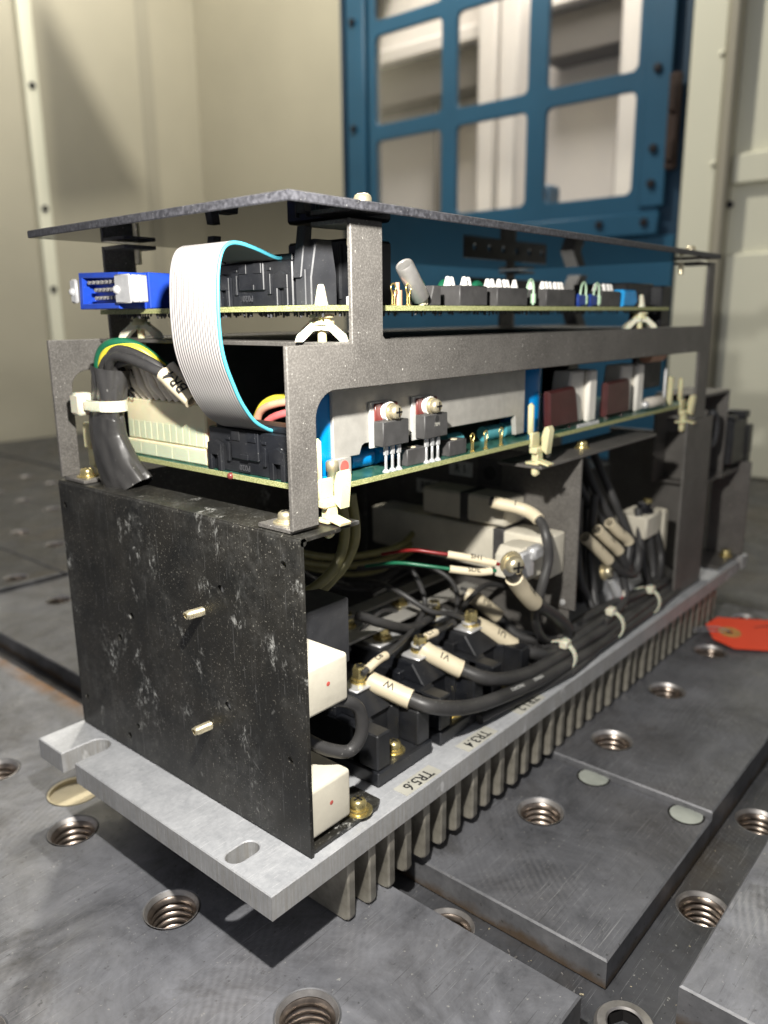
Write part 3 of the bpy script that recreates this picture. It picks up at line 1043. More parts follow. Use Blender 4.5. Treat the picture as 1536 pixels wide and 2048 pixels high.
def idc_header(x0, y0, y1, z0, z1, parent, arms):
    """shrouded ribbon header with notches, keys and (for the open one) lifted latch arms"""
    b = MB()
    b.box(x0, y0, z0, x0 + 20, y1, z1 - 3.5, .6)
    L = y1 - y0
    b.box(x0 - 1.6, y0 + L * .34, z0 + 8, x0, y0 + L * .68, z1 - 4, .4)
    b.box(x0 - 2.2, y0 + L * .36, z1 - 9, x0 - 1.2, y0 + L * .46, z1 - 4, .2)
    b.box(x0 - 2.2, y0 + L * .56, z1 - 9, x0 - 1.2, y0 + L * .66, z1 - 4, .2)
    b.box(x0 - 2.4, y0 + L * .46, z0 + 8.2, x0 - 1.2, y0 + L * .56, z0 + 11, .2)
    for f0, f1 in ((.02, .2), (.8, .98)):
        b.box(x0 - 2.6, y0 + L * f0, z0, x0, y0 + L * (f0 + .05), z0 + 9, .4)
        b.box(x0 - 2.6, y0 + L * (f1 - .05), z0, x0, y0 + L * f1, z0 + 9, .4)
        b.prism([(y0 + L * f0, z0 + 8.6), (y0 + L * f1, z0 + 8.6), (y0 + L * f1, z0 + 15), (y0 + L * (f0 + f1) / 2, z0 + 17), (y0 + L * f0, z0 + 15)], [], x0 - 2.6, x0, 'x', .3)
    b.box(x0 + 3, y0 + 3, z1 - 3.5, x0 + 17, y1 - 3, z1, .5)
    for f0 in (.26, .71):
        b.box(x0 - 1.4, y0 + L * f0, z0 + 6, x0, y0 + L * (f0 + .035), z0 + 16, .2)
        b.box(x0 - .9, y0 + L * f0, z0 + 17.5, x0, y0 + L * (f0 + .05), z0 + 19, .2)
    o = b.build('ribbon_header', 'black_plastic', parent, 35)
    if arms:
        for ya in (y0 - 11, y1 + 1):
            a = MB()
            a.prism([(x0 + 2, z0), (x0 + 20, z0), (x0 + 20, z1 - 10), (x0 + 17, z1 + 6), (x0 + 6, z1 + 6), (x0 + 2, z1 - 12)], [], ya, ya + 10, 'y', .6)
            a.prism([(x0 - 2, z1 - 12), (x0 + 4, z1 - 12), (x0 + 7, z1 + 12), (x0 + 2, z1 + 12)], [], ya + 3, ya + 9, 'y', .5)
            a.box(x0 - .5, ya + 1.5, z0, x0 + 3, ya + 8.5, z1 - 8, .4)
            a.build('latch_arm', 'grey_block', parent, 35)
    return o


idc_header(70, 45, 103, ZU, 299, ub, True)
text('P020', 4.2, (67.2, 76, ZU + 4.2), (0, 1, 0), (0, 0, -1), 'ink_grey', ub)
# dark moulded relay behind the post
b = MB()
b.box(116, 48, ZU, 150, 98, 309, 1.5)
for k in range(5):
    b.tube([(115.6, 56 + k * 8, ZU + 4), (115.6, 56 + k * 8, 306)], 1.2, 8)
b.build('relay_block', 'black_plastic', ub)
b = MB()
for k in range(6):
    b.box(84 + k * 4.2, 21, ZU, 85.4 + k * 4.2, 22.4, ZU + 4.2, .2)
b.build('pin_row', 'tin', ub, 0)


def test_loop(x, y, z, h, parent):
    b = MB()
    p = [(x - 1.0, y, z - 1), (x - .9, y, z + h * .45)]
    for k in range(9):
        a = math.pi * (1.25 - 1.5 * k / 8)
        p.append((x + 2.0 * math.cos(a), y, z + h - 2 + 2.3 * math.sin(a)))
    p += [(x + .9, y, z + h * .45), (x + 1.0, y, z - 1)]
    b.tube(catmull(p, 3), .42, 8)
    b.lathe([(1.9, 0), (1.3, .8), (.01, 1)], (x, y, z), (0, 0, 1), 10)
    return b.build('test_loop', 'gold_wire', parent, 50)


test_loop(119.6, 22, ZU, 10.8, ub)
test_loop(132.0, 22, ZU, 10.8, ub)
d = (Vector((130.8, 23, 292.5)) - Vector((146.2, 24, 276.5))).normalized()
b = MB().lathe([(4.6, 0), (5.0, .6), (5.0, 22.5), (4.6, 23.4), (4.2, 23.2), (4.1, 22.9), (.01, 22.9)], Vector((145.0, 23.5, 277.8)), d, 24)
b.build('metal_can', 'steel_bright', ub, 40)
b = MB()
b.box(143, 21, ZU, 146.5, 24.5, ZU + 4, .6).box(147, 22, ZU, 150, 25, ZU + 5, .8)
b.build('can_foot', 'sleeve_cream', ub)


def trimmer(x0, x1, y0, y1, h, cones, parent):
    o = MB().box(x0, y0, ZU, x1, y1, ZU + h, .6).build('trimmer_block', 'ic_grey', parent)
    for cx_, cy_ in cones:
        MB().lathe([(2.6, ZU + h), (2.3, ZU + h + 1.2), (1.3, ZU + h + 5.0), (.9, ZU + h + 5.4), (.01, ZU + h + 5.4)], (cx_, cy_, 0), (0, 0, 1), 12).build('trimmer_tip', 'white_tip', parent)


MB().prism([(153, ZU), (164, ZU), (164, ZU + 11), (157, ZU + 11)], [], 24, 40, 'y', .6).build('small_relay', 'ic_grey', ub)
trimmer(179.5, 208, 22, 40, 11.6, [(178.5 + 5, 34), (190, 36), (194.5, 30), (203, 33)], ub)
trimmer(219, 254.7, 22, 38, 11.3, [(218 + 6, 33), (229, 33), (234, 31), (243, 33), (248, 34), (251, 30)], ub)
trimmer(279, 319.5, 22, 44, 11.4, [(284, 38), (292, 33), (297, 33), (302, 33), (309, 33), (314, 33), (318, 33)], ub)
trimmer(361, 393, 22, 34, 11.6, [(364, 29), (371, 30), (375, 28), (384, 29), (389, 29)], ub)
for x0 in (326, 344):
    MB().box(x0, 23, ZU, x0 + 13, 30, ZU + 9, 1.4).build('film_capacitor', 'navy_cap', ub)
for x0 in (262, 336, 357):
    b = MB()
    b.tube(catmull([(x0 - 6, 24, ZU + 6), (x0 - 4, 24, ZU + 14), (x0, 24, ZU + 17), (x0 + 3, 24, ZU + 13), (x0 + 3, 24, ZU + 1)], 5), .8, 8)
    b.tube([(x0 + 3, 24, ZU + 2), (x0 + 3, 24, ZU + 8)], 1.8, 10)
    b.build('resistor', 'pale_green', ub)
for x0, y in ((170, 46), (200, 48), (232, 46)):
    b = MB().tube(catmull([(x0 - 5, y, ZU), (x0 - 4, y, ZU + 11), (x0, y, ZU + 14), (x0 + 4, y, ZU + 11), (x0 + 5, y, ZU)], 5), 2.6, 10)
    b.build('coil', 'green_wire', ub)
MB().lathe([(2.6, 0), (2.6, 8)], (129, 27, ZU), (0, 0, 1), 12).lathe([(1.2, 8), (1.2, 12)], (129, 27, ZU), (0, 0, 1), 8).build('small_resistor', 'salmon_wire', ub)
MB().prism([(396, ZU), (418, ZU), (424, ZU + 4), (420, ZU + 13), (398, ZU + 13)], [], 21, 40, 'y', 1.2).build('box_capacitor', 'bright_blue', ub)
MB().box(445, 40, ZU, 500, 90, ZU + 20, 1).build('terminal_block', 'black_plastic', ub)
MB().box(495, 30, 257, 515, 60, 292, 1).build('terminal_end', 'black_plastic', unit)

# slotted bracket on the far side of the frame
b = MB()
b.prism([(455, 284), (612, 284), (612, 305), (455, 305)], [slot(472 + k * 26, 294, .01, 3.2) for k in range(6)], 212, 215, 'y', .4)
b.box(520, 212, 256.5, 545, 214.8, 284, .4)
b.build('slotted_bracket', 'grey_block', unit, 35)
for k in range(6):
    MB().box(470 + k * 26, 216, 286, 474 + k * 26, 218, 303, .8).build('contact_blade', 'tin', unit)
MB().prism([(680, 256.6), (700, 256.6), (680, 288), (700, 313.5), (682, 313.5), (660, 288)], [], 205, 222, 'y', .5).build('bent_bracket', 'grey_block', unit)
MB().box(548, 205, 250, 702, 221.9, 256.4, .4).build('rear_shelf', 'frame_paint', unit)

# ------------------------------------------------------------------ lower circuit board
ZL = 187.0
lb_ = MB().prism([(56, 17), (548, 17), (548, 222), (56, 222)], [], ZL - 2.9, ZL, 'z', .1, 0, 1).build('lower_circuit_board', ['pcb_top', 'pcb_edge'], unit, 25)
idc_header(59, 40, 105, ZL, 214, lb_, False)
text('P020', 4.4, (56.2, 72, ZL + 4.2), (0, 1, 0), (0, 0, -1), 'ink_grey', lb_)
for y in (98, 46):
    MB().ball((58.8, y, ZL + 15), 1.6, 6).build('contact_point', 'tin', lb_)
MB().ball((55.9, 84, ZL - 1.6), 2.0, 6).build('red_mark', 'red_varnish', lb_)
# ivory multi-way plug
b = MB()
b.box(60, 109, ZL, 88, 190, 196.5, .8)
b.box(61, 110, 196.7, 86, 189, 221.5, 1.0)
for k in range(12):
    y = 113 + k * 6.35
    b.box(60.82, y, 197.5, 61.4, y + 4.9, 208, 0)
for k in range(5):
    b.box(59.85, 110.5 + k * 16, 188, 60.4, 125.5 + k * 16, 195, 0)
b.build('ivory_plug', 'connector_ivory', lb_, 35)
for k in range(10):
    y = 118 + k * 6.6
    top = (54 + k * .7, y + 9 + random.uniform(-3, 3), 243 + random.uniform(-5, 5))
    b = MB().tube([(64, y, 222.3), (60 + random.uniform(-1.5, 1.5), y + 2.5, 230), top], 2.6, 12)
    b.build('marker_sleeve', 'sleeve_white', lb_)
text('PLM2', 8, (57.8, 176, 230.5), (0, .12, -1), (0, -1, -.1), 'ink', lb_, bold=.1)
# finned sheet heat sink with two transistors
hs = [(76.5, 197.5), (96, 197.5), (98, 202), (100, 203), (250, 203), (252, 190), (262, 190), (262, 233), (76.5, 233)]
MB().prism(hs, [], 26, 29.5, 'y', .4).build('heat_sink_sheet', 'heatsink_sheet', lb_, 30)
MB().box(76.3, 24.5, 189, 88, 26, 198, .4).build('heat_sink_foot', 'heatsink_sheet', lb_)
MB().lathe([(3.2, 0), (3.1, .15), (.01, .2)], (82.5, 24.4, 193.5), (0, -1, 0), 16).build('inspection_mark', 'red_dot', lb_)
for tx in (104.2, 139.6):
    t = MB()
    t.box(tx, 16.5, 201.2, tx + 21.5, 23.4, 214.6, .5)
    t.build('transistor', 'transistor_grey', lb_)
    MB().box(tx - 1.2, 24.6, 200, tx + 17, 25.9, 224.5, .3).build('insulating_pad', 'label_white', lb_)
    MB().box(tx + 1.5, 23.0, 214, tx + 20, 24.5, 223.5, .4).build('transistor_tab', 'red_varnish', lb_)
    t = MB()
    for k in range(3):
        t.box(tx + 4.4 + k * 5.4, 19, 196, tx + 7.0 + k * 5.4, 20.6, 201.3, .2)
        t.box(tx + 5.0 + k * 5.4, 19.2, ZL, tx + 6.4 + k * 5.4, 20.4, 196.2, .2)
        t.lathe([(2.2, 0), (1.2, 1.4), (.01, 1.6)], (tx + 5.7 + k * 5.4, 19.8, ZL), (0, 0, 1), 8)
    t.build('transistor_leads', 'tin', lb_, 40)
    MB().lathe([(5.2, 0), (5.2, 2.6), (3, 2.6)], (tx + 10.5, 23, 219), (0, -1, 0), 24).build('insulating_bush', 'white_tip', lb_)
    screw(lb_, (tx + 10.5, 20.6, 219), (0, -1, 0), 3.9, 'brass_pale', 4.6, 1.2)
text('78M', 3.0, (150.8, 16.3, 208.5), (1, 0, 0), (0, 0, 1), 'label_clear', lb_, depth=.02)
MB().lathe([(2.0, 0), (1.9, .12), (.01, .15)], (150.8, 16.5, 211.9), (0, -1, 0), 14).build('mould_mark', 'ink', lb_)
for x0, x1, zz in ((128.5, 145, 196.6), (168, 185.5, 196.3)):
    MB().box(x0, 20, ZL, x1, 27.5, zz, .5).build('small_relay', 'ic_grey', lb_)
    MB().lathe([(2.6, 0), (2.6, .3), (.01, .4)], ((x0 + x1) / 2, 23.8, zz), (0, 0, 1), 12).build('trimmer_face', 'sleeve_cream', lb_)
for x in (191.6, 206.4, 223.8):
    test_loop(x, 20, ZL, 11, lb_)
for x in (186, 230, 252):
    MB().tube([(x, 38, ZL + 5), (x + 16, 38, ZL + 5)], 5.0, 14).build('blue_capacitor', 'teal_cap', lb_)
for x in (100, 122):
    MB().tube([(x, 40, ZL + 5.5), (x + 18, 40, ZL + 5.5)], 5.5, 14).build('blue_capacitor', 'blue_cap', lb_)


def canister(x, y, r, h, mat, parent):
    MB().lathe([(r * .92, 0), (r, .8), (r, 1.6), (r * .95, 2.4), (r, 3.2), (r, h - 2.4), (r * .93, h - .6), (r * .85, h), (.01, h - .3)], (x, y, ZL), (0, 0, 1), 28).build('electrolytic_capacitor', mat, parent, 40)


MB().box(66, 214, ZL + .3, 540, 217, 253, .4).build('rear_shield', 'grey_block', lb_)
for k in range(7):
    MB().box(320 + k * 30, 120 + (k % 3) * 18, ZL + .3, 342 + k * 30, 150 + (k % 3) * 18, ZL + 30 + (k * 7) % 22, 1).build('board_component', 'black_plastic', lb_)
canister(76, 41, 13, 45, 'blue_cap', lb_)
canister(104, 56, 14, 45, 'blue_cap', lb_)
canister(289, 46, 14, 47, 'blue_cap', lb_)
MB().lathe([(2.4, 0), (2.6, 5), (3.4, 6), (3.4, 10), (2.6, 11)], (73, 24, ZL), (0, 0, 1), 12).build('fuse_clip', 'brass_pale', lb_)
for x0, lean in ((291, .14), (379.5, -.02)):
    b = MB()
    b.prism([(x0, ZL + 2.5), (x0 + 44, ZL + 2.5), (x0 + 41 - lean * 30, ZL + 29), (x0 + 38 - lean * 30, ZL + 30.5), (x0 + 1 - lean * 20, ZL + 29), (x0 - lean * 18, ZL + 27)], [], 22, 28, 'y', 1.6)
    b.tube([(x0 + 8, 25, ZL - .5), (x0 + 8, 25, ZL + 5)], .8, 8).tube([(x0 + 34, 25, ZL - .5), (x0 + 34, 25, ZL + 5)], .8, 8)
    b.build('maroon_capacitor', 'maroon', lb_, 40)
    MB().prism([(x0 + 38, ZL + .5), (x0 + 78, ZL + .5), (x0 + 78, ZL + 40), (x0 + 46, ZL + 40)], [], 31, 47, 'y', 1.5).build('white_relay', 'white_part', lb_)
    MB().box(x0 + 66, 26, ZL + .3, x0 + 79, 31, ZL + 40, 1.5).build('relay_end', 'white_part', lb_)
MB().box(372, 34, ZL, 380, 44, ZL + 20, 1).build('teal_block', 'teal_cap', lb_)
b = MB()
for k in range(16):
    b.box(326 + k * 2.2, 18.2, ZL, 327 + k * 2.2, 19.2, ZL + 2.4)
b.build('pin_row', 'tin', lb_, 0)
MB().tube([(462, 25, ZL + 5), (466, 25, ZL + 5.6), (494, 25, ZL + 5.6), (498, 25, ZL + 5)], [3.5, 5, 5, 3.5], 16).build('power_resistor', 'sleeve_white', lb_)
MB().ball((459, 24, ZL + 5), 3.6, 8).build('solder_lug', 'tin', lb_)
MB().box(462, 36, ZL + 16, 520, 40, ZL + 52, 1).build('grey_shield', 'grey_block', lb_)
MB().tube([(468, 30, ZL + 46), (500, 30, ZL + 46)], 6, 16).build('coil', 'salmon_wire', lb_)
MB().tube([(505, 26, ZL), (505, 26, ZL + 34)], 1.4, 8).build('standing_pin', 'tin', lb_)
MB().box(512, 22, ZL, 517, 27, ZL + 26, 1.2).build('ivory_post', 'nylon', lb_)


def edge_clip(x, y, zb, parent, flip=1, tall=True):
    """nylon edge clip: a foot on the plate below, a jaw over the board edge and a thumb tab"""
    b = MB()
    b.box(x - 5, y - 1, zb + .2, x + 5, y + 9, zb + 2.2, .6)
    b.prism([(y - 8, zb + .3), (y + 2, zb + 2.2), (y + 2, zb + 4), (y - 8.4, zb + 1.6)], [], x - 4, x + 4, 'x', .3)
    b.box(x - 3.6, y, zb + 2, x + 3.6, y + 5, zb + 9, .6)
    b.box(x - 6.2, y - .4, zb + 8, x + 6.2, y + 5.6, zb + 12.4, .8)
    b.box(x - 6.2, y + 3.2, zb + 12, x + 4.2, y + 5.6, zb + 22, .6)
    b.prism([(y - 3.6, zb + 7.5), (y + .4, zb + 10), (y + .4, zb + 20), (y - 1.4, zb + 25.5), (y - 3.8, zb + 26.5), (y - 5.4, zb + 24)], [], x + .5, x + 8.6, 'x', .9)
    if tall:
        b.box(x - 6.6, y + 4, zb + 20, x - 1.4, y + 8, zb + 42, 1.8)
    b.box(x - 3, y + 1, zb - 8, x + 3, y + 6, zb + .1, 1.6)
    return b.build('board_clip', 'nylon', parent, 40)


edge_clip(61.5, 12.6, 169.5, unit)
edge_clip(262, 12.5, 169.3, unit)
edge_clip(528, 12.6, 169.5, unit)
b = MB()
b.box(49, 211, 176, 56, 220, 189, 1.4).box(47.5, 214, 188, 51.5, 221, 205, 1.2).box(50, 209, 170, 57, 217, 176, 1)
b.build('board_clip', 'nylon', unit)

# ------------------------------------------------------------------ ribbon cable
prof = [(75, 297.2), (69.1, 297.2), (57.1, 300.6), (47, 302.6), (40.5, 301.9), (36.3, 298.2), (33.6, 290), (32.4, 278), (32.1, 267.3), (32.8, 255.5), (35, 246), (38.6, 237), (43.2, 227.6), (50.4, 218.2), (57.4, 213.6), (63.2, 211.4), (70, 211.4)]
cl = catmull([(a, 0, z) for a, z in prof], 5)
N = 20
Y0, Y1 = 55.0, 94.0
pw = (Y1 - Y0) / N


def ribbon_strip(k0, k1):
    b = MB()
    sec = []
    for k in range(k0, k1):
        for j in range(6):
            sec.append((Y0 + (k + j / 6) * pw, .04 + .92 * abs(math.sin(math.pi * j / 6)) ** .75))
    sec.append((Y0 + k1 * pw, .04))
    ring = [(y, h) for y, h in sec] + [(y, -h) for y, h in reversed(sec)]
    o = 0
    for i, p in enumerate(cl):
        t_ = (cl[min(i + 1, len(cl) - 1)] - cl[max(i - 1, 0)]).normalized()
        nrm = t_.cross(Vector((0, 1, 0)))
        for y, h in ring:
            b.v.append(Vector((p.x, y, p.z)) + nrm * h)
    n = len(ring)
    for i in range(len(cl) - 1):
        for k in range(n):
            l = (k + 1) % n
            b.f.append((i * n + k, i * n + l, (i + 1) * n + l, (i + 1) * n + k))
            b.mi.append(0)
    return b


rib = ribbon_strip(1, N).build('ribbon_cable', 'ribbon_grey', unit, 70)
ribbon_strip(0, 1).build('edge_wire', 'ribbon_teal', rib, 70)

# ------------------------------------------------------------------ lower bay: resistors, modules, partition
for z0, z1 in ((74, 101), (5.5, 34)):
    r_ = rbox('ceramic_resistor', 'ceramic', unit, 35.5, 9, z0, 66, 205, z1, 2.2)
    MB().lathe([(1.3, 0), (1.0, .08), (.01, .12)], (51, 8.98, (z0 + z1) / 2 + 1), (0, -1, 0), 10).build('red_mark', 'red_dot', r_)
    MB().box(66, 16, z0 + 16, 72, 24, z0 + 20, 1).build('terminal_tab', 'tin', r_)
MB().box(46, 38, 76, 98, 120, 115, .8).build('filter_block', 'grey_block', unit)


def power_module(x0, y0):
    b = MB()
    b.box(x0, y0, .4, x0 + 52, y0 + 118, 9.5, .8)
    b.box(x0 + 1.2, y0 + 1.5, 9.5, x0 + 13, y0 + 22, 32.5, .9)
    b.box(x0 + 39, y0 + 1.5, 9.5, x0 + 50.8, y0 + 22, 32.5, .9)
    b.prism([(x0 + 1.2, y0 + 16), (x0 + 14, y0 + 16), (x0 + 18, y0 + 22), (x0 + 34, y0 + 22), (x0 + 38, y0 + 16), (x0 + 50.8, y0 + 16), (x0 + 50.8, y0 + 112), (x0 + 1.2, y0 + 112)], [], 9.5, 33, 'z', .8)
    b.prism([(y0 + 20, 33), (y0 + 30, 46), (y0 + 100, 46), (y0 + 106, 33)], [], x0 + 8, x0 + 44, 'x', .8)
    b.box(x0 + 2, y0 + 36, 33, x0 + 8, y0 + 60, 40, .6)
    o = b.build('power_module', 'module_black', unit, 35)
    screw(o, (x0 + 26, y0 + 10, 9.5), (0, 0, 1), 4.4, 'brass', 5, 1.6)
    for k in range(3):
        MB().box(x0 + 13, y0 + 28 + k * 34, 46, x0 + 39, y0 + 44 + k * 34, 47.6, .5).build('terminal_plate', 'tin', o)
        screw(o, (x0 + 26, y0 + 37 + k * 34, 47.6), (0, 0, 1), 5.0, 'brass', 8, 1.35, hexh=True)
    return o


for x0 in (100, 160.5, 221):
    power_module(x0, 19.2)
MB().box(128, 86, 55.5, 300, 99, 57.5, .3).build('bus_bar', 'heatsink_sheet', unit)
MB().box(128, 118, 55.5, 300, 132, 57.5, .3).build('bus_bar', 'heatsink_sheet', unit)

b = MB()
b.prism([(10, 48), (222, 48), (222, 166), (10, 166)], [], 318, 320.4, 'x', .3)
b.box(320.4, 16, 20, 322, 200, 48, .3)
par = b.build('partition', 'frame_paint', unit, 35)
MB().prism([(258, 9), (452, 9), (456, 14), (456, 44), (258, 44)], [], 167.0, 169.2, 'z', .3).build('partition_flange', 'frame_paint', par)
screw(par, (345, 24, 169.2), (0, 0, 1), 3.8, 'brass', 4, 1.6)
for s_, y, z, w_, h_ in (('RSH', 151, 127, 24, 12), ('R 1', 117, 146.5, 23, 12)):
    MB().box(317.5, y - w_ / 2, z - h_ / 2, 317.9, y + w_ / 2, z + h_ / 2).build('printed_label', 'label_white', par, 0)
    text(s_, 10, (317.3, y, z), (0, -1, 0), (0, 0, 1), 'ink', par, bold=.12, squeeze=.85)
MB().box(317.3, 78, 136, 317.9, 100, 157).build('plate', 'ic_grey', par, 0)
MB().lathe([(5.5, 0), (5.4, .4), (.01, .5)], (317.2, 89, 146), (-1, 0, 0), 20).build('plate_mark', 'ink', par)
MB().lathe([(2.4, 0), (2.2, .7), (.01, .9)], (318, 20, 53), (-1, 0, 0), 12).build('rivet', 'tin', par)

# ceramic resistors on the partition with a screw terminal
r_ = rbox('ceramic_resistor', 'ceramic', unit, 289, 20, 77, 317.6, 190, 110, 2.0)
MB().box(288.6, 56, 76.6, 318, 66, 110.4, .5).build('metal_band', 'ic_grey', r_)
MB().prism([(256, 86), (270, 82), (290, 82), (290, 106), (276, 108), (262, 108), (256, 102)], [], 22, 44, 'y', 2.0).build('resistor_end_cap', 'ceramic', r_)
MB().box(250, 17, 88, 268, 22, 108, 1.4).box(262, 14, 100, 276, 22, 110, 2).build('terminal_tab', 'tin', r_)
r2_ = MB().box(290, 56, 112, 317.6, 136, 134, 2.0).build('ceramic_resistor', 'ceramic', unit, 40)
MB().box(289.6, 90, 111.6, 318, 98, 134.4, .5).build('metal_band', 'ic_grey', r2_)
screw(r_, (222 + 10, 15, 107), (-.5, -1, -.1), 6.2, 'brass_pale', 7, 1.35)

# side cover on the far side and black inner floor pieces
MB().box(34, 224.6, .5, 690, 226.6, 167, .4).build('side_cover', 'panel_black', unit)


# ------------------------------------------------------------------ cables
def cable(pts, r, mat='rubber', sleeve=None, smat='sleeve_cream', label=None, mark=None, msize=6.5, flip=1, lug=False, sr=1.25):
    cc = catmull(pts, 7)
    o = MB().tube(cc, r, 14).build('cable', mat, unit, 60)
    if lug:
        p0, p1 = Vector(pts[0]), Vector(pts[1])
        lm_ = MB().lathe([(2.6, -.8), (5.4, -.8), (5.4, .6), (2.6, .6)], p0, (0, 0, 1), 20)
        lm_.tube([p0 + (p1 - p0) * .45, p1, p1 + (Vector(pts[2]) - p1) * .3], [r * .8, r * .95, r * .95], 12)
        lm_.build('ring_terminal', 'tin', o, 40)
    if sleeve:
        a, e = sleeve
        ss = catmull(pts, 7)[int(a * 7):int(e * 7) + 1]
        k = len(ss)
        MB().tube(ss, [r * sr + .3] * k, 16).build('marker_sleeve', smat, o, 50)
        if mark:
            i = int(k * .5)
            t_ = (ss[min(i + 2, k - 1)] - ss[max(i - 2, 0)]).normalized()
            view = (CAM - ss[i]).normalized()
            up_ = (view + Vector((0, 0, .9)))
            nrm = (up_ - t_ * up_.dot(t_)).normalized()
            yd = nrm.cross(t_)
            text(mark, msize, ss[i] + nrm * (r * sr + .34), t_ * flip, yd * flip, 'ink', o, bold=.05)
    return o


def cable_print(o, pts, r, words):
    for t0, w_ in words:
        cc = catmull(pts, 7)
        i = int(t0 * 7)
        t_ = (cc[i + 2] - cc[i - 2]).normalized()
        up_ = (CAM - cc[i]).normalized() + Vector((0, 0, .3))
        nrm = (up_ - t_ * up_.dot(t_)).normalized()
        text(w_, 3.4, cc[i] + nrm * (r + .05), t_, nrm.cross(t_), 'print_white', o, depth=.03)


def zf(p, zmin):
    return [(a, b_, max(c, zmin)) for a, b_, c in p]


WP = zf([(127.4, 57, 51), (131, 50, 46.5), (136, 40, 42.5), (140.5, 30, 38.6), (149, 15, 34), (183.6, 9.5, 22.9), (237.9, 8, 14.5), (288, 7.5, 10), (371.8, 8, 6), (463.5, 9.5, 5), (541, 13, 5)], 4.9)
wc = cable(WP, 4.8, sleeve=(.6, 3.2), mark='W', flip=-1, lug=True)
cable_print(wc, WP, 4.8, ((5.9, 'S SHITENG'), (6.55, 'DENSEN')))
cable([(186, 57, 52), (187, 50, 47.7), (193, 41, 42), (199.1, 31, 36.5), (212, 15, 29.3), (251, 12, 19.6), (295, 13, 15.5), (382, 13, 13), (475, 14, 9), (550, 17, 10)], 4.8, sleeve=(.6, 3.1), mark='V1', flip=-1, lug=True)
cable([(245.4, 57, 50), (254.8, 50, 43.9), (263, 42, 36.5), (271.4, 34, 28.4), (283, 22, 22), (307.2, 18, 17), (387, 18, 18), (483, 20, 12), (560, 22, 10)], 4.8, sleeve=(.6, 3.1), mark='U1', flip=-1, lug=True)
cable([(283.2, 92, 55), (286.2, 82, 52), (293, 74, 44), (300.6, 66, 34.3), (306.9, 50, 20), (322.5, 34, 17), (349, 26, 17), (398, 22, 19), (493, 25, 16)], 4.4, sleeve=(.6, 3.1), mark='VL2', flip=-1, msize=5.5, lug=True)
cable([(226, 12, 104), (239.9, 14, 91), (251, 14, 80), (263.4, 14, 69.8), (282, 15, 59), (299.1, 16, 48.3), (319, 17, 34), (325, 19, 24), (319, 22, 17), (303, 30, 17)], 4.8, sleeve=(.7, 3.0), mark='VL2', flip=-1, msize=7)
cable([(268, 56, 137), (272.3, 50, 135), (281, 34, 131), (279, 20, 125), (273.7, 12, 116), (274.5, 10, 99.4), (269.1, 12, 78), (276.1, 20, 55), (299.6, 26, 28.2), (328.4, 26, 19), (380, 24, 22)], 3.5, sleeve=(.3, 2.9), mark='1', flip=1)
cable([(221, 17, 108), (213, 24, 111), (204, 34, 114), (192, 48, 117), (184, 62, 118), (180, 84, 112)], 1.2, 'red_wire', sleeve=(.3, 2.6), mark='SH1', msize=5, flip=-1, sr=1.9)
cable([(219, 18, 104), (209, 25, 104), (199, 35, 106), (186, 50, 109), (176, 68, 110), (172, 92, 104)], 1.2, 'green_wire', sleeve=(.3, 2.4), mark='SDE', msize=5, flip=-1, sr=1.9)
cable([(121.3, 50, 56), (136, 50, 60), (149.7, 52, 60), (195.2, 70, 56), (222.3, 80, 65), (223.2, 90, 85), (222, 102, 90), (205, 130, 86)], 2.0, sleeve=(.3, 1.8), mark='C6', msize=5)
cable([(244.7, 60, 52), (230, 65, 59), (215.2, 70, 64.1), (205.9, 90, 76.1), (208, 112, 78), (214, 150, 70)], 2.0)
cable([(184.4, 57, 54), (194, 55.5, 56), (204.2, 55, 56), (235.8, 65, 51.5), (255.8, 75, 63.7), (260.1, 90, 75.3), (248.4, 110, 82.2), (220, 140, 80)], 1.9, sleeve=(.3, 1.9), mark='C1', msize=5)
cable([(45, 34, 58), (52, 24, 50), (60, 18.2, 44), (70, 13, 41), (76, 9.9, 50), (75, 10.5, 64), (67, 13, 71.5), (58, 20, 73)], 3.6)
cable([(146, 76, 80), (154, 74, 76), (163.2, 72, 70.9), (194.9, 72, 57), (225, 75, 56)], 3.3)
for k, (dx, dz) in enumerate(((0, 0), (9, -3))):
    cable([(118 + dx, 62, 166), (119 + dx, 60, 147 + dz), (114.5 + dx, 60, 131), (103 + dx, 62, 119), (86 + dx, 70, 112 + dz), (60, 90, 118)], 3.2, 'olive_tube')
# loops of heavy wire in the far bay
for k, (ox, oy) in enumerate(((0, 0), (-13, 6), (-26, 12))):
    cable([(442 - 13 * k, 62 + 6 * k, 150), (440 - 13 * k, 42 + 6 * k, 116), (448 - 8 * k, 30 + 4 * k, 84), (458 - 3 * k, 21 + 3 * k, 62), (449, 18 + 2 * k, 44), (430 + 3 * k, 20, 48 + 4 * k),
           (410 + 15 * k, 26 - 2 * k, 63 + 5 * k), (395 + 16 * k, 30 - 2 * k, 76 + 4 * k), (379 + 18 * k, 34 - 2 * k, 89 + 3 * k)], 3.6, sleeve=(6, 8), mark=('1', 'T2', '3')[k], msize=6)
cable([(405, 40, 120), (403, 40, 70), (399, 34, 40), (396, 26, 22), (420, 20, 16), (470, 17, 15)], 3.6)
cable([(384, 44, 120), (386, 42, 60), (388, 34, 36), (394, 24, 22), (450, 18, 20), (520, 18, 18)], 3.6)
cable([(430, 26, 66), (434, 22, 40), (430, 18, 26), (404, 15, 20), (380, 14, 18)], 3.8)
cable([(498, 40, 90), (494, 34, 60), (492, 28, 34), (505, 24, 16), (560, 22, 10)], 3.8)
cable([(520, 36, 80), (524, 30, 60), (527, 26, 40), (515, 22, 24), (490, 20, 16)], 3.8)
cable([(508, 38, 85), (510, 32, 60), (512, 28, 36), (505, 24, 18), (470, 22, 14)], 3.8)
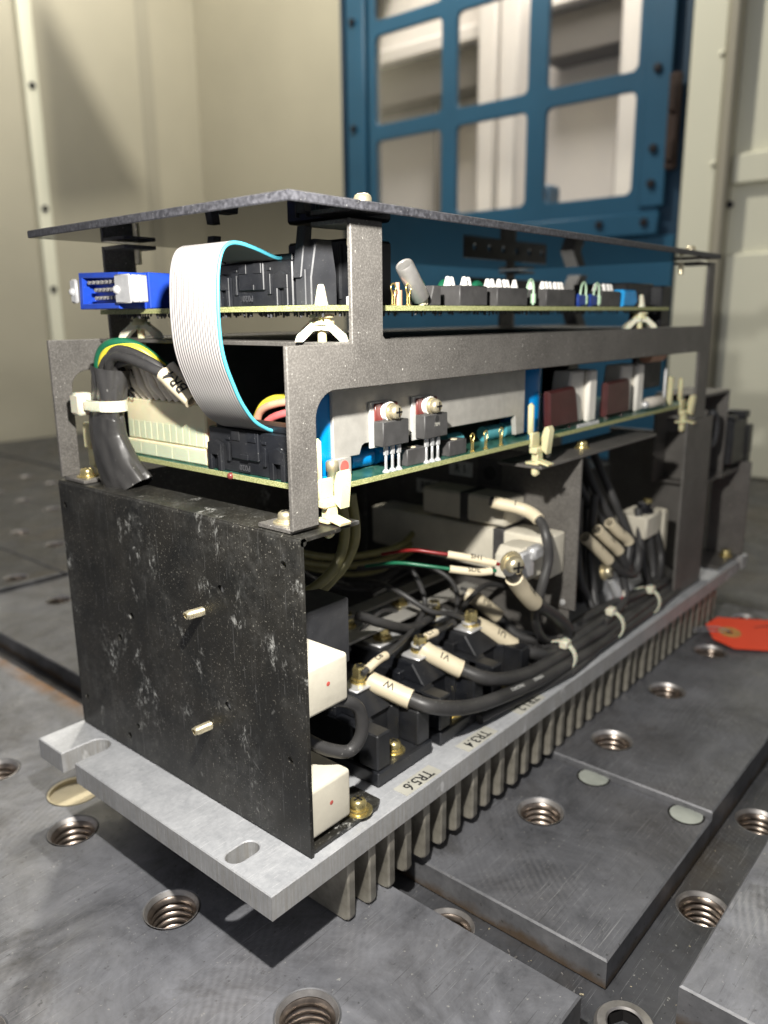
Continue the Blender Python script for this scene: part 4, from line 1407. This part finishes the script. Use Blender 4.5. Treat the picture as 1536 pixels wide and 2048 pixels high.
cable([(304, 4, 3.6), (350, 8, 3.8), (420, 14, 4), (520, 20, 4)], 3.4)
cable([(200, 16, 4.0), (255, 10, 3.6), (304, 5, 3.6), (340, 6, 4.2), (400, 9, 10), (470, 12, 11), (560, 20, 10)], 3.4)
random.seed(21)
for k in range(2):
    ax, ay = random.uniform(128, 260), random.uniform(60, 100)
    bx, by = ax + random.uniform(30, 90), ay + random.uniform(-10, 40)
    mz = random.uniform(60, 74)
    cable([(ax, ay, 52), (ax + random.uniform(-8, 8), ay + 6, mz - 12), ((ax + bx) / 2 + random.uniform(-15, 15), (ay + by) / 2 + random.uniform(-8, 14), mz), (bx, by, mz - 8), (bx + random.uniform(-10, 20), by + 22, 50)], random.choice((1.5, 1.8, 2.1)))
for k in range(6):
    z0 = 118 - k * 9
    cable([(110 + k * 22, 205, z0), (150 + k * 14, 170, z0 - 12 + random.uniform(-6, 6)), (200 + k * 9, 150, z0 - 26), (262, 140 + k * 4, z0 - 30), (306, 150, z0 - 22)], random.choice((2.0, 2.8, 3.4)), random.choice(('rubber', 'rubber', 'olive_tube')))
for k in range(4):
    cable([(296 + k * 8, 34 + k * 3, 9 + k), (340, 26 - k * 2, 22 - k * 3), (400, 22 + k * 2, 25 - k * 4), (470, 16 + k * 4, 21 - k * 2), (556, 20 + k * 4, 12 + k * 2)], 3.8)
# ceramic fuse holder and red lug in the far bay
MB().box(492, 28, 62, 534, 60, 84, 2).box(528, 26, 40, 540, 40, 84, 2).build('ceramic_holder', 'ceramic', unit)
MB().lathe([(9, 0), (9, 3), (6, 4), (6, 9), (3, 10), (.01, 10)], (512, 40, 84), (0, 0, 1), 16).build('terminal_nut', 'bolt_dark', unit)
MB().lathe([(4, 0), (4, 3), (.01, 3.4)], (516, 38, 93), (0, 0, 1), 14).build('terminal_screw', 'brass', unit)
screw(unit, (409, 30, 52), (0, -1, .3), 5, 'brass_pale', 6, 1.4)
MB().tube([(415, 26, 44), (421, 24, 36), (424, 22, 28)], [3, 5, 4.4], 12).build('ring_lug', 'tin', unit)
MB().tube([(423, 21.5, 27), (424, 20, 22), (421, 18, 13)], [4.4, 4.2, 3], 12).build('red_boot', 'red_boot', unit)
MB().tube([(427, 21, 31), (428, 19, 24), (424, 17, 15)], [3.6, 3.6, 3], 12).build('white_boot', 'sleeve_white', unit)
MB().box(455, 70, .5, 500, 120, 130, 1).build('dark_contactor', 'black_plastic', unit)


def tie(c, ry, rz, tilt, parent, head=(0, 0)):
    """nylon cable tie: a flat loop in the yz plane leaning by tilt, with its square head"""
    pts = []
    for k in range(20):
        a = 2 * math.pi * k / 20
        y, z = ry * math.cos(a), rz * math.sin(a)
        pts.append(Vector(c) + Vector((tilt * z * .3, y, z)))
    b = MB()
    n = len(pts)
    o = 0
    for i, p in enumerate(pts):
        rad = (p - Vector(c)).normalized()
        for dx, dr in ((-2.0, -.1), (2.0, -.1), (2.0, .9), (-2.0, .9)):
            b.v.append(p + Vector((dx, 0, 0)) + rad * dr)
    for i in range(n):
        j = (i + 1) % n
        for k in range(4):
            l = (k + 1) % 4
            b.f.append((i * 4 + k, i * 4 + l, j * 4 + l, j * 4 + k))
            b.mi.append(0)
    hy, hz = c[1] + ry * math.cos(head[0]), c[2] + rz * math.sin(head[0])
    b.box(c[0] - 4.4, hy - 3.4, hz - 2.6, c[0] + 4.4, hy + 3.4, hz + 4.2, 1.1)
    return b.build('cable_tie', 'nylon_white', parent, 40)


tie((309, 16, 12.2), 13.5, 11.5, .6, unit, (1.9,))
tie((392, 15, 12.6), 13.5, 12, .6, unit, (1.7,))
tie((470, 16, 11.6), 14, 12, .6, unit, (1.9,))

# sleeved bundle at the left front
sl = catmull([(51, 174, 166), (48.5, 182, 180), (47.5, 188.5, 197), (47, 188, 211), (47, 186, 218), (47.5, 184, 229), (48, 182.5, 240.5)], 8)
b = MB()
n = 48
rad = [18, 16, 13.8, 12.6, 11.4, 12.8, 14.4]
for i, p in enumerate(sl):
    f_ = i / (len(sl) - 1) * 6
    k0 = min(5, int(f_))
    r0 = rad[k0] + (rad[k0 + 1] - rad[k0]) * (f_ - k0)
    t_ = (sl[min(i + 1, len(sl) - 1)] - sl[max(i - 1, 0)]).normalized()
    u_ = Vector((1, 0, 0)) - t_ * t_.x
    u_.normalize()
    w_ = t_.cross(u_)
    for k in range(n):
        a = 2 * math.pi * k / n
        pin = math.exp(-((i - 32) / 9.0) ** 2)
        fold = 1.08 + (.05 + .10 * pin) * math.sin(a * 3 + i * .07) - (.10 + .16 * pin) * (1 - abs(math.sin(a * 2.5 - i * .05 + 1))) ** 3 - .07 * (1 - abs(math.sin(a * 4 + i * .09))) ** 4 + .02 * math.sin(a * 9 + i * .35) + random.uniform(-.008, .008)
        b.v.append(p + (u_ * math.cos(a) * .62 + w_ * math.sin(a)) * r0 * fold)
for i in range(len(sl) - 1):
    for k in range(n):
        l = (k + 1) % n
        b.f.append((i * n + k, i * n + l, (i + 1) * n + l, (i + 1) * n + k))
        b.mi.append(0)
bun = b.build('cable_sleeve', 'shrink_tube', unit, 60, recalc=False)
tb = MB()
c0 = Vector((47, 187.3, 218))
ring_o = []
for k in range(24):
    a = 2 * math.pi * k / 24
    e = c0 + Vector((9.0 * math.cos(a), 14.2 * math.sin(a), 0))
    rdir = Vector((math.cos(a), math.sin(a), 0))
    for dz, dr in ((-3.2, 0), (3.2, 0), (3.2, 1.3), (-3.2, 1.3)):
        tb.v.append(e + Vector((0, 0, dz)) + rdir * dr)
for i in range(24):
    j = (i + 1) % 24
    for k in range(4):
        l = (k + 1) % 4
        tb.f.append((i * 4 + k, i * 4 + l, j * 4 + l, j * 4 + k))
        tb.mi.append(0)
tb.box(34.5, 198, 211.5, 45, 209, 225, 1.6)
for k in range(12):
    tb.box(36.4, 178 + k * 1.5, 215.4, 37.4, 178.8 + k * 1.5, 220.6, .1)
tb.build('cable_tie', 'nylon_white', bun, 40)


def bcable(pts, r, mat, **kw):
    o = cable(pts, r, mat, **kw)
    return o


bcable([(48, 186, 225), (46, 187, 240), (46, 181, 249), (49, 172, 252.5), (56, 162, 251), (66, 154, 240)], 2.7, 'yellow_wire')
bcable([(47, 189, 225), (45, 190, 240), (45, 184, 250.6), (48, 174, 255), (56, 164, 253), (70, 156, 240)], 2.6, 'green_wire')
bcable([(48, 182, 225), (46, 181, 240), (45, 173, 249), (46, 163, 251), (50, 150, 247), (56, 140, 240), (64, 132, 228)], 2.7, 'rubber')
bcable([(46, 178, 225), (44, 177, 238), (42, 168, 246.2), (42, 158, 247.5), (43, 145, 245), (45, 134, 241.5), (47, 126, 238.5), (48, 116, 232), (50, 106, 225)], 2.8, 'rubber', sleeve=(6.0, 8), smat='sleeve_cream', mark='BR4', msize=9.5, flip=-1, sr=1.5)
bcable([(48, 176, 228), (47, 174, 240), (47, 166, 244), (50, 154, 244), (58, 142, 236), (66, 136, 226)], 2.6, 'rubber')
bcable([(45, 185, 228), (44, 183, 240), (44, 174, 247), (46, 160, 249), (52, 146, 243), (62, 134, 230)], 2.6, 'rubber')
bcable([(50, 190, 228), (50, 189, 246), (52, 186, 252), (55, 180, 250)], 3.0, 'rubber')
for pts, mt in (([(92, 104, 200), (90, 98, 215), (92, 86, 221), (100, 72, 222), (115, 60, 216)], 'salmon_wire'),
                ([(94, 100, 198), (92, 95, 209), (94, 84, 215), (102, 72, 216), (118, 62, 210)], 'pink_wire'),
                ([(104, 120, 205), (106, 112, 218), (112, 100, 222), (124, 86, 216)], 'yellow_wire')):
    cable(pts, 2.2, mt)

# ------------------------------------------------------------------ far end of the unit
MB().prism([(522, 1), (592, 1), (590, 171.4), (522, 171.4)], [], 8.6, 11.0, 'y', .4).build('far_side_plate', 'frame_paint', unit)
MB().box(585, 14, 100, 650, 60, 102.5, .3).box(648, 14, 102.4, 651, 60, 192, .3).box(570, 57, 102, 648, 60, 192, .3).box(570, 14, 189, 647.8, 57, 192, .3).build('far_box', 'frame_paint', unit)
b = MB()
for k in range(11):
    a = -1.5 + 3.0 * k / 10
    b.ball((600 + 13 * math.cos(a), 13, 156 + 16 * math.sin(a)), 4.2, 6)
b.build('coiled_grommet', 'grey_block', unit, 60)
b = MB()
b.box(655, 8, 112, 700, 40, 158, 1.2).box(700, 6, 118, 716, 34, 150, 1).box(660, 10, 158, 672, 36, 163, 1).box(690, 8, 158, 706, 36, 166, 1).box(705, 8, 104, 722, 30, 122, 1.5)
b.build('terminal_block', 'black_plastic', unit)
b = MB()
b.box(700, 0, 3, 703, 40, 110, .4).box(640, 12, 100, 699.8, 46, 104, .4).box(640, 43, 1, 716, 46, 100, .4).box(600, 30, 1, 603, 120, 150, .4)
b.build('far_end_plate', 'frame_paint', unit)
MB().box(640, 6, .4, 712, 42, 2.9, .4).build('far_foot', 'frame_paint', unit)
screw(unit, (688, 14, 3), (0, 0, 1), 5, 'brass', 6, 1.4)

# ------------------------------------------------------------------ red tag lying by the unit
tag = thing('shipping_tag', (640, -50, ZT + 2), 'bright red card tag with a wire loop lying beside the heat sink', 'tag')
tz = ZT + 2.4
mt = Matrix.Translation((582, -9, tz + 4)) @ Matrix.Rotation(math.radians(-57), 4, 'Z') @ Matrix.Rotation(math.radians(6), 4, 'X') @ Matrix.Rotation(math.radians(1.5), 4, 'Y')
b = MB()
b.prism([(0, -15), (16, -33), (160, -33), (160, 33), (16, 33), (0, 15)], [circle(20, 0, 3.5, 14)], 0, .7, 'z', 0)
b.v = [mt @ v for v in b.v]
b.build('card', 'tag_red', tag, 0)
b = MB()
b.prism(circle(20, 0, 11, 24), [circle(20, 0, 3.5, 14)], .75, 1.0, 'z', 0)
b.v = [mt @ v for v in b.v]
b.build('hole_patch', 'tag_patch', tag, 0)
b = MB()
b.tube([mt @ Vector(p) for p in catmull([(20, 1, 1.4), (8, 3, 4), (-8, 2, 3), (-20, 0, 1), (-22, -3, .5), (-8, -3, 2), (8, -2, 2), (20, -1, -1)], 5)], .6, 8)
b.build('wire_loop', 'wire_steel', tag)
b = MB()
for pts in ([(48, 14, .95), (62, 18, .95), (80, 10, .95), (86, -4, .95), (78, -12, .95)], [(96, 12, .95), (104, 2, .95), (98, -8, .95)]):
    b.tube([mt @ Vector(p) for p in catmull(pts, 6)], .5, 6)
b.build('handwriting', 'red_varnish', tag)
